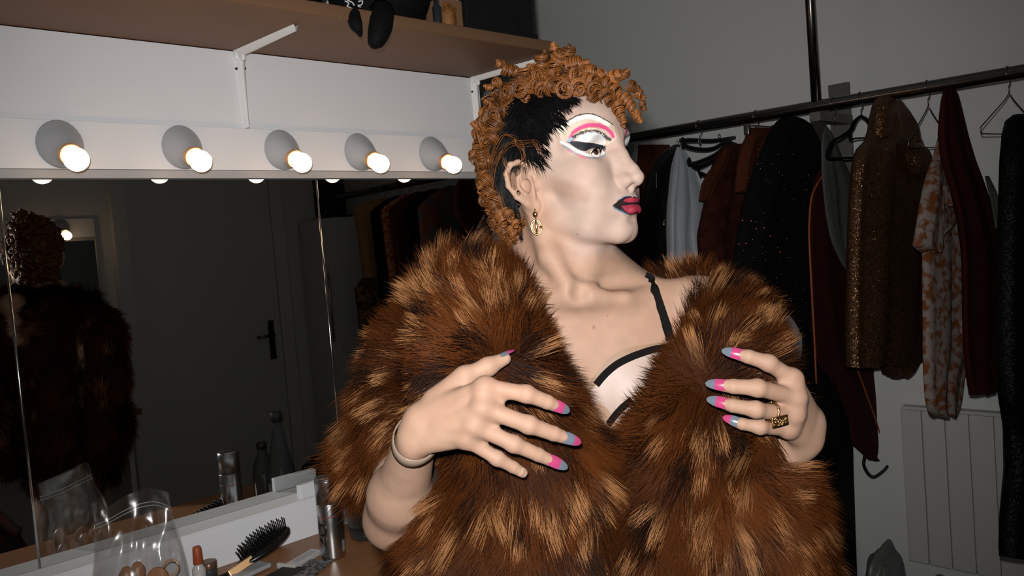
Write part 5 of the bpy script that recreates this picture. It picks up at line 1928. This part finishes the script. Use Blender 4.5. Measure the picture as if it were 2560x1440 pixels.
# ================================================================== things on the shelf
SZ, SY = 1.966, 1.45
M_straw = MAT('straw', (0.30, 0.13, 0.04), 0.7, var=0.25, scale=60, bump=0.4)
hat = EMPTY('hat_box', (0.785, SY + 0.11, SZ), 'round straw-coloured box with a black band on the shelf', 'box')
MB().lathe([(0.085, 0), (0.090, 0.004), (0.090, 0.16), (0.086, 0.165)], 40, None, (0.765, SY + 0.105, SZ)).build('body', M_straw, hat)
MB().lathe([(0.0915, 0.006), (0.0925, 0.008), (0.0925, 0.016), (0.0915, 0.018)], 40, None, (0.765, SY + 0.105, SZ), cap=False).build('band', M_black, hat)
M_bin = MAT('black_bin_liner', (0.006, 0.006, 0.007), 0.22, bump=0.9, bscale=22, spec=0.6)
sack('rubbish_bag', 'shiny black plastic bag on the shelf beside the straw-coloured box', (0.955, SY + 0.12, SZ), (0.075, 0.100, 0.080), 12, M_bin)
M_bcl = MAT('black_stuffed_cloth', (0.0045, 0.0045, 0.0045), 0.75, bump=0.4, bscale=60, spec=0.15)
lump = EMPTY('black_holdall', (1.20, SY + 0.12, SZ), 'bulging black cloth bag with white marks and two flaps hanging over the shelf edge', 'bag')


def lumpmesh(c, R, seed):
    R_ = np.random.default_rng(seed)
    n, k = 36, 22
    th = np.linspace(0, math.pi, k)
    ph = np.arange(n) * 2 * math.pi / n
    D = np.stack([np.outer(np.sin(th), np.cos(ph)), np.outer(np.sin(th), np.sin(ph)), np.repeat(np.cos(th)[:, None], n, 1)], -1)
    rr = np.ones((k, n))
    for _ in range(8):
        rr += 0.05 * np.sin(2.6 * (D @ nz(R_.normal(size=3))) + R_.uniform(0, 6))
    P = D * rr[..., None] * V3(R)
    P[..., 2] = np.maximum(P[..., 2], -R[2] * 0.7)
    P[..., 2] -= P[..., 2].min()
    return P + V3(c)


q = MB()
q.grid(lumpmesh((1.165, SY + 0.105, SZ), (0.110, 0.110, 0.11), 31), closed_u=True)
q.build('body', M_bcl, lump)


def flap(pl, rads):
    P = spline([on(x, y, 1, yy) for x, y, yy in pl], 16)
    q = MB()
    q.tube(P, np.interp(np.linspace(0, 1, 16), np.linspace(0, 1, len(rads)), rads), 12, ell=(1.0, 0.9))
    q.build('flap', M_bcl, lump)


flap([(955, 30, 1.47), (952, 62, 1.44), (944, 90, 1.435), (937, 112, 1.437), (935, 122, 1.44)], [0.030, 0.028, 0.024, 0.017, 0.006])
flap([(880, 30, 1.47), (890, 62, 1.44), (898, 80, 1.437), (901, 92, 1.44)], [0.018, 0.015, 0.008, 0.003])
M_mark = MAT('white_print', (0.55, 0.55, 0.56), 0.5)
for pl in ([(862, 2), (872, 8), (868, 16), (878, 20)], [(868, 0), (880, 6), (886, 14)], [(896, 4), (906, 2), (904, 12), (894, 14), (902, 18)], [(820, 24), (836, 34), (846, 40)], [(846, 36), (850, 46)], [(880, 54), (886, 62), (896, 60)]):
    P = spline([on(x, y, 1, 1.452) for x, y in pl], 12)
    MB().tube(P, 0.0018, 6).build('white_mark', M_mark, lump)
M_dbot = MAT('dark_bottle', (0.02, 0.025, 0.03), 0.25, spec=0.5)
MB().lathe([(0.010, 0), (0.0105, 0.003), (0.0105, 0.040), (0.006, 0.046), (0.006, 0.056)], 18, None, (1.278, SY + 0.022, SZ)).build(
    'small_bottle', M_dbot, label='small dark bottle standing beside the orange curls on the shelf', cat='bottle')
M_ocurl = MAT('orange_curls', (0.30, 0.115, 0.025), 0.5, var=0.3, scale=80, bump=0.8, bscale=160)
ow = EMPTY('curly_toy', (1.315, SY + 0.035, SZ), 'small bunch of orange curls in front of the black crate', 'hairpiece')
q = MB()
q.grid(lumpmesh((1.315, SY + 0.035, SZ), (0.024, 0.024, 0.034), 41), closed_u=True)
q.build('mass', M_ocurl, ow)
for k in range(26):
    a, b = rng.uniform(0, 6.28), rng.uniform(0.1, 1.4)
    c = V3([1.315, SY + 0.035, SZ + 0.028]) + 0.024 * V3([math.cos(a) * math.sin(b), math.sin(a) * math.sin(b), 1.1 * math.cos(b)])
    t = np.linspace(0, 9, 22)
    MB().tube(V3([c + V3([0.005 * math.cos(x), 0.005 * math.sin(x), 0.0012 * x - 0.004]) for x in t]), 0.0014, 5).build('curl', M_ocurl, ow)
M_wool = MAT('red_wool', (0.20, 0.03, 0.012), 0.8)
cup = EMPTY('striped_ball', (1.335, SY + 0.06, 2.035), 'white and red round toy lying on the bag by the crate', 'toy')
MB().grid(lumpmesh((1.345, SY + 0.055, 2.035), (0.035, 0.035, 0.04), 51), closed_u=True).build('ball', M_white, cup)
MB().tube([V3([1.345, SY + 0.018, 2.055]) + 0.017 * V3([math.cos(t), 0.2, math.sin(t)]) for t in np.linspace(0, 6.2832, 20)], 0.005, 8).build('red_ring', M_wool, cup)
MB().box((1.30, SY + 0.03, SZ), (1.365, SY + 0.09, 2.036), 0.004).build('wooden_block', M_shelf, smooth=False, label='small brown block under the white and red toy on the shelf', cat='block')
M_crate = MAT('black_crate', (0.010, 0.011, 0.011), 0.4, spec=0.35)
cr = EMPTY('black_crate', (1.50, SY + 0.16, SZ), 'black plastic crate at the end of the shelf', 'crate')
MB().box((1.375, SY + 0.03, SZ), (1.612, SY + 0.30, SZ + 0.24), 0.006).build('body', M_crate, cr, smooth=False)
MB().box((1.372, SY + 0.024, SZ + 0.004), (1.615, SY + 0.032, SZ + 0.020), 0.002).build('rim', M_crate, cr, smooth=False)
MB().box((1.372, SY + 0.024, SZ + 0.21), (1.615, SY + 0.306, SZ + 0.26), 0.004).build('lid', M_crate, cr, smooth=False)
for x in (1.42, 1.49, 1.56):
    MB().box((x - 0.003, SY + 0.026, SZ + 0.02), (x + 0.003, SY + 0.031, SZ + 0.21), 0.001).build('rib', M_crate, cr, smooth=False)

# ================================================================== things on the dressing table
# hairspray can
hs = EMPTY('hairspray_can', (0.931, 1.553, ZT), 'silver aerosol can with black letters and a red line on the dressing table', 'can')
c = V3([0.931, 1.553, ZT])
M_can = MAT('can_aluminium', (0.55, 0.55, 0.55), 0.24, metal=1.0, var=0.05)
M_cap_ = MAT('can_cap', (0.42, 0.42, 0.43), 0.32, metal=1.0, var=0.05)
MB().lathe([(0.0245, 0), (0.0262, 0.002), (0.0265, 0.006), (0.0265, 0.118), (0.0255, 0.1205)], 36, None, c).build('body', M_can, hs)
MB().lathe([(0.0262, 0.1200), (0.0262, 0.166), (0.0250, 0.1720), (0.0225, 0.1745), (0.0003, 0.1750)], 36, None, c).build('cap', M_cap_, hs)
M_red = MAT('red_line', (0.25, 0.05, 0.03), 0.4)
MB().lathe([(0.0266, 0.0915), (0.0268, 0.0918), (0.0268, 0.0928), (0.0266, 0.0931)], 36, None, c, cap=False).build('red_line', M_red, hs)
M_let = MAT('black_print', (0.008, 0.008, 0.008), 0.35)


def on_can(pts, rad=0.0269):
    """(angle across the can in degrees, height) -> points on its wall, angle 0 faces the camera"""
    a0 = math.atan2(CAM[1] - c[1], CAM[0] - c[0])
    return V3([c + V3([rad * math.cos(a0 + math.radians(a)), rad * math.sin(a0 + math.radians(a)), h]) for a, h in pts])


t = np.linspace(-1.9, 1.9, 20)
MB().tube(on_can([(-46 + 24 * math.cos(x), 0.066 + 0.011 * math.sin(x)) for x in t]), 0.0026, 8, ell=(1, .6)).build('letter', M_let, hs)
MB().tube(on_can([(-58, 0.048), (-44, 0.040), (-30, 0.031), (-28, 0.050)]), 0.0030, 8, ell=(1, .6)).build('letter', M_let, hs)
q = MB()
G = [[on_can([(a, h)], 0.0267)[0] for a in np.linspace(48, 80, 6)] for h in (0.014, 0.038)]
q.grid(V3(G))
q.build('info_panel', MAT('grey_print', (0.22, 0.22, 0.22), 0.5), hs)

# tall clear bottle (hidden behind the fur, seen in the mirror)
M_glassb = MAT('bottle_glass', (0.10, 0.11, 0.11), 0.06, spec=0.8, trans=0.55, var=0.05)
gb = EMPTY('glass_bottle', (1.047, 1.60, ZT), 'tall clear bottle with a dark cap, its reflection stands in the mirror', 'bottle')
MB().lathe([(0.030, 0), (0.034, 0.003), (0.0355, 0.012), (0.0355, 0.085), (0.033, 0.105), (0.026, 0.145), (0.018, 0.185), (0.013, 0.215), (0.0125, 0.232)], 32, None, (1.047, 1.60, ZT)).build('body', M_glassb, gb)
MB().lathe([(0.0150, 0.230), (0.0150, 0.252), (0.0135, 0.255), (0.0003, 0.2555)], 24, None, (1.047, 1.60, ZT)).build('cap', M_black, gb)
M_lab = MAT('bottle_label', (0.12, 0.12, 0.12), 0.5)
MB().lathe([(0.0360, 0.030), (0.0360, 0.075)], 32, None, (1.047, 1.60, ZT), cap=False).build('label_band', M_lab, gb)
db = EMPTY('soda_bottle', (1.022, 1.535, ZT), 'empty dark plastic bottle standing behind the aerosol can', 'bottle')
MB().lathe([(0.020, 0), (0.028, 0.004), (0.030, 0.02), (0.0285, 0.05), (0.030, 0.08), (0.026, 0.11), (0.012, 0.14), (0.012, 0.155)], 28, None, (1.040, 1.520, ZT)).build('body', M_glassb, db)
MB().lathe([(0.0135, 0.153), (0.0135, 0.168), (0.0003, 0.169)], 20, None, (1.040, 1.520, ZT)).build('cap', M_black, db)

# white card on the ledge and black pouch behind the can
MB().box((-0.055, -0.008, 0), (0.055, 0.008, 0.032), 0.002, frame([0, 0, 1], (0.93, 0.05, 0)), (1.012, YM - 0.055, 0.9115)).build(
    'white_carton', M_panel, smooth=False, label='flat white carton lying on the mirror ledge behind the aerosol can', cat='carton')

sack('black_pouch', 'soft black pouch behind the aerosol can, reflected dark in the mirror', (1.145, 1.612, ZT), (0.046, 0.046, 0.062), 61, M_bcl)

# hairbrush
hb = EMPTY('hairbrush', (0.80, 1.655, ZT), 'black hairbrush with ball-tipped bristles pointing up', 'hairbrush')
M_brush = MAT('brush_plastic', (0.006, 0.006, 0.006), 0.28, spec=0.5)
e1 = nz([0.93, 0.05, 0.33])
e3 = nz(V3([-0.30, -0.10, 0.95]))
e3 = nz(e3 - e1 * (e3 @ e1))
e2 = np.cross(e3, e1)
bc = V3([0.822, 1.640, ZT + 0.040])
BM = np.stack([e1, e2, e3], 1)
q = MB()
prof = [(0.0002, -0.010), (0.7, -0.009), (0.98, -0.003), (1.0, 0.002), (0.9, 0.006), (0.4, 0.008), (0.0002, 0.0085)]
q.lathe(prof, 36)
q.v[-1] = (q.v[-1] * V3([0.064, 0.029, 1.0])) @ BM.T + bc
q.build('pad', M_brush, hb)
q = MB()
q.tube([bc - e1 * 0.060 - e3 * 0.002, bc - e1 * 0.085 - e3 * 0.004, bc - e1 * 0.115 + e3 * 0.004, bc - e1 * 0.15 + e3 * 0.014], [0.010, 0.0075, 0.0085, 0.007], 12)
q.build('handle', M_brush, hb)
bri = MB()
for i in range(15):
    for j in range(8):
        u, w_ = -1 + 2 * (i + 0.5) / 15, -1 + 2 * (j + 0.5) / 8
        if u * u + w_ * w_ > 0.92:
            continue
        p = bc + e1 * u * 0.060 + e2 * w_ * 0.026 + e3 * 0.006
        d_ = nz(e3 + 0.16 * u * e1 + 0.25 * w_ * e2)
        bri.tube([p, p + d_ * 0.010, p + d_ * 0.0205, p + d_ * 0.0225, p + d_ * 0.0245], [0.0014, 0.0012, 0.0010, 0.0019, 0.0005], 6)
bri.build('bristles', M_brush, hb)

# make-up palette, gold compact, patterned pouch, jar, orange-capped bottle
M_goldc = MAT('gold_compact', (0.75, 0.45, 0.22), 0.45, metal=0.8)
MB().box((-0.028, -0.004, 0), (0.028, 0.004, 0.017), 0.002, frame([-0.25, 0.45, 0.85], (0.93, -0.10, 0.2)), (0.762, 1.622, ZT + 0.012)).build(
    'gold_compact', M_goldc, smooth=False, label='small shiny gold box in front of the hairbrush', cat='compact')
M_grey = MAT('grey_plastic', (0.36, 0.37, 0.38), 0.35)
MB().box((-0.040, -0.022, 0), (0.040, 0.022, 0.009), 0.003, frame([0.0, -0.02, 1], (0.9, 0.2, 0)), (0.775, 1.625, ZT + 0.002)).build(
    'grey_case', M_grey, smooth=False, label='flat grey plastic case under the gold box', cat='case')
pal = EMPTY('eyeshadow_palette', (0.872, 1.590, ZT), 'clear plastic palette with a grey strip in front of the hairbrush', 'palette')
Mp = frame([0, 0, 1], (0.88, 0.35, 0))
M_clear = MAT('clear_acrylic', (0.45, 0.44, 0.42), 0.12, spec=0.7, var=0.05)
MB().box((-0.045, -0.024, 0.000), (0.045, 0.024, 0.012), 0.003, Mp, (0.872, 1.592, ZT)).build('case', M_clear, pal, smooth=False)
MB().box((-0.030, -0.018, 0.012), (0.034, -0.006, 0.0135), 0.0005, Mp, (0.872, 1.592, ZT)).build('strip', M_grey, pal, smooth=False)
MB().box((-0.040, 0.002, 0.012), (0.040, 0.020, 0.0132), 0.0005, Mp, (0.872, 1.592, ZT)).build('pan', M_wood, pal, smooth=False)
M_pouch = MAT('patterned_pouch', (0.16, 0.16, 0.155), 0.6, col2=(0.015, 0.015, 0.016), scale=160)
MB().box((-0.045, -0.026, 0), (0.045, 0.026, 0.005), 0.002, frame([0, 0, 1], (0.8, 0.5, 0)), (0.862, 1.528, ZT)).build(
    'patterned_pouch', M_pouch, smooth=False, label='small flat pouch with a dark geometric pattern in front of the aerosol can', cat='pouch')
MB().box((-0.05, -0.028, 0), (0.05, 0.028, 0.006), 0.002, frame([0, 0, 1], (0.9, 0.3, 0)), (0.800, 1.545, ZT)).build(
    'black_case', M_black, smooth=False, label='flat black case beside the patterned pouch', cat='case')
jr = EMPTY('glass_jar', (0.708, 1.675, ZT), 'small round glass jar with a brown lid beside the hairbrush', 'jar')
MB().lathe([(0.012, 0), (0.0155, 0.002), (0.0155, 0.020), (0.014, 0.023)], 24, None, (0.712, 1.672, ZT)).build('body', M_glassb, jr)
MB().lathe([(0.0155, 0.022), (0.0160, 0.024), (0.0160, 0.036), (0.0145, 0.0365), (0.0003, 0.0350)], 24, None, (0.712, 1.672, ZT)).build('lid', MAT('brown_lid', (0.14, 0.075, 0.04), 0.3, metal=0.3), jr)
orb = EMPTY('orange_cap_bottle', (0.690, 1.655, ZT), 'small clear bottle with an orange cap between the plastic bag and the jar', 'bottle')
MB().lathe([(0.011, 0), (0.0135, 0.002), (0.0135, 0.030), (0.008, 0.040), (0.007, 0.044)], 24, None, (0.686, 1.660, ZT)).build('body', M_clear, orb)
MB().lathe([(0.0090, 0.042), (0.0098, 0.044), (0.0085, 0.074), (0.007, 0.077), (0.0003, 0.0775)], 24, None, (0.686, 1.660, ZT)).build('cap', MAT('orange_cap', (0.32, 0.065, 0.018), 0.45), orb)

# clear zip bag
M_zip = bpy.data.materials.new('clear_film')
M_zip.use_nodes = True
nt = M_zip.node_tree
nt.nodes.clear()
out_ = nt.nodes.new('ShaderNodeOutputMaterial')
mixs = nt.nodes.new('ShaderNodeMixShader')
tr_ = nt.nodes.new('ShaderNodeBsdfTransparent')
tr_.inputs[0].default_value = (0.93, 0.93, 0.93, 1)
gl_s = nt.nodes.new('ShaderNodeBsdfGlossy')
gl_s.inputs['Roughness'].default_value = 0.24
gl_s.inputs['Color'].default_value = (0.9, 0.9, 0.9, 1)
lw = nt.nodes.new('ShaderNodeLayerWeight')
lw.inputs['Blend'].default_value = 0.22
mr = nt.nodes.new('ShaderNodeMapRange')
mr.inputs[3].default_value = 0.09
mr.inputs[4].default_value = 0.55
nt.links.new(lw.outputs['Facing'], mr.inputs[0])
nzt = nt.nodes.new('ShaderNodeTexNoise')
nzt.inputs['Scale'].default_value = 15
nzt.inputs['Detail'].default_value = 1.5
tcn = nt.nodes.new('ShaderNodeTexCoord')
nt.links.new(tcn.outputs['Object'], nzt.inputs['Vector'])
bpn = nt.nodes.new('ShaderNodeBump')
bpn.inputs['Strength'].default_value = 0.9
bpn.inputs['Distance'].default_value = 0.02
nt.links.new(nzt.outputs['Fac'], bpn.inputs['Height'])
nt.links.new(bpn.outputs['Normal'], gl_s.inputs['Normal'])
nt.links.new(mr.outputs[0], mixs.inputs[0])
nt.links.new(tr_.outputs[0], mixs.inputs[1])
nt.links.new(gl_s.outputs[0], mixs.inputs[2])
nt.links.new(mixs.outputs[0], out_.inputs[0])
zb_ = EMPTY('zip_bag', (0.575, 1.61, ZT), 'clear plastic zip bag standing open on the dressing table', 'bag')
bc = V3([0.552, 1.600, ZT])
ex, ey = nz([0.90, -0.43, 0]), nz([0.43, 0.90, 0])
G = []
n = 56
an = np.arange(n) * 2 * math.pi / n
R_ = np.random.default_rng(9)
phs = R_.uniform(0, 6.28, 8)
for i in range(34):
    v_ = i / 33
    wv = 0.082 * (1.0 - 0.22 * ss(0.25, 0.95, V3([v_]))[0])
    tv = 0.050 * (1 - v_) ** 0.75 + 0.004 + 0.010 * math.exp(-((v_ - 0.62) / 0.15) ** 2)
    u = np.cos(an)
    wr_ = 0.0050 * (np.sin(u * 7 + phs[0] + 5 * v_) + np.sin(u * 13 + phs[1] - 9 * v_)) * math.sin(math.pi * min(1, v_ + .08)) + 0.003 * np.sin(an * 5 + phs[2] + v_ * 14) * v_
    yy = tv * np.sign(np.sin(an)) * np.abs(np.sin(an)) ** 0.75 + wr_
    lean = 0.018 * v_ ** 2
    G.append(bc + np.outer(wv * u, ex) + np.outer(yy + lean * np.sin(3 * u + 1), ey) + V3([0, 0, 0.222 * v_ * 1.0]) + np.outer(0.010 * v_ * np.sin(2.2 * u + 0.8), UP))
q = MB()
q.grid(V3(G), closed_u=True)
q.build('film', M_zip, zb_)
for k in (0.86, 0.89):
    i = int(k * 33)
    q = MB()
    q.tube(np.vstack([G[i][:29] - 0.001 * ey]), 0.0009, 5)
    q.build('zip_track', MAT('zip_track', (0.35, 0.34, 0.33), 0.25), zb_)
M_pan = MAT('peach_powder', (0.34, 0.15, 0.06), 0.7)
for (x, y, z, nn, lb) in ((0.572, 1.572, 0.072, (-0.5, -0.8, 0.15), 'round peach powder pan standing in the clear zip bag'), (0.545, 1.612, 0.004, (0, 0, 1), 'round peach powder pan lying flat in the clear zip bag')):
    MB().lathe([(0.0003, 0.003), (0.017, 0.003), (0.0185, 0.002), (0.0190, -0.003), (0.0003, -0.003)], 28, frame(nn), (x, y, ZT + z)).build('powder_pan', M_pan, label=lb, cat='powder pan', group='powder pans in the zip bag')
P = [V3([0.602, 1.585, ZT + 0.078]) + 0.014 * (math.cos(t) * nz([0.8, -0.5, 0.1]) + math.sin(t) * nz([0.1, 0.2, 1])) for t in np.linspace(0, 6.2832, 25)]
MB().tube(P, 0.0016, 8).build('gold_hoop', M_goldc, label='thin gold hoop inside the clear zip bag', cat='hoop')
for k, (x, y) in enumerate(((0.520, 1.625), (0.560, 1.635), (0.525, 1.590))):
    MB().lathe([(0.011, 0), (0.013, 0.002), (0.013, 0.068 + 0.012 * k), (0.006, 0.078 + 0.012 * k), (0.0003, 0.079 + 0.012 * k)], 18, None, (x, y, ZT + 0.001)).build(
        'make_up_tube', MAT('skin_tone_tube', (0.30, 0.15, 0.075), 0.4), label='beige make-up tube in the clear zip bag, %s' % ['shortest', 'beside the tallest', 'tallest'][k], cat='tube', group='make-up tubes')

# ---- jars on the far table (seen in the mirror)
for k, (x, h, r, m_) in enumerate(((1.40, 0.035, 0.035, M_grey), (1.30, 0.10, 0.016, M_pan), (1.22, 0.07, 0.022, M_black), (1.36, 0.05, 0.012, M_red))):
    MB().lathe([(r * .9, 0), (r, 0.003), (r, h * .8), (r * .8, h), (0.0003, h)], 20, None, (x, YO + 0.25 + 0.05 * (k % 2), ZT)).build(
        'cosmetic_jar', m_, label='%s jar on the far dressing table, seen in the mirror' % ['wide grey', 'tall peach', 'round black', 'slim red'][k], cat='jar', group='jars on the far table')

# ---- upholstered chair in front of the dressing table, its back reflected in the mirror
ch = EMPTY('chair', (0.50, 1.05, 0), 'chair with a rounded back in dark floral cloth, seen in the mirror', 'chair')
M_flor = MAT('dark_floral', (0.035, 0.032, 0.030), 0.7, col2=(0.10, 0.018, 0.014), scale=18)
cx_, cy_ = 0.46, 1.08
G = []
for i in range(22):
    t = math.pi * i / 21
    row = []
    for j in range(13):
        v_ = j / 12
        z = 0.50 + v_ * 0.39
        r = 0.18 * (1 - 0.25 * v_ ** 3)
        row.append((cx_ + r * math.cos(math.pi * .15 + t * .7) * 1.0, cy_ - 0.05 + (r * math.sin(math.pi * .15 + t * .7)) * -0.55, z - 0.10 * (abs(math.cos(t)) ** 3) * v_))
    G.append(row)
G = V3(G)
q = MB()
q.grid(G)
q.grid((G + V3([0, 0.030, 0]))[:, ::-1])
q.tube(G[:, -1] + V3([0, 0.015, 0]), 0.017, 10)
q.build('backrest', M_flor, ch)
MB().box((cx_ - 0.18, cy_ - 0.16, 0.42), (cx_ + 0.18, cy_ + 0.17, 0.50), 0.03).build('seat', M_flor, ch)
for sx in (-1, 1):
    for sy in (-1, 1):
        MB().tube([(cx_ + sx * 0.15, cy_ + sy * 0.12, 0.43), (cx_ + sx * 0.165, cy_ + sy * 0.135, 0.0)], [0.018, 0.012], 10).build('leg', M_wood, ch)
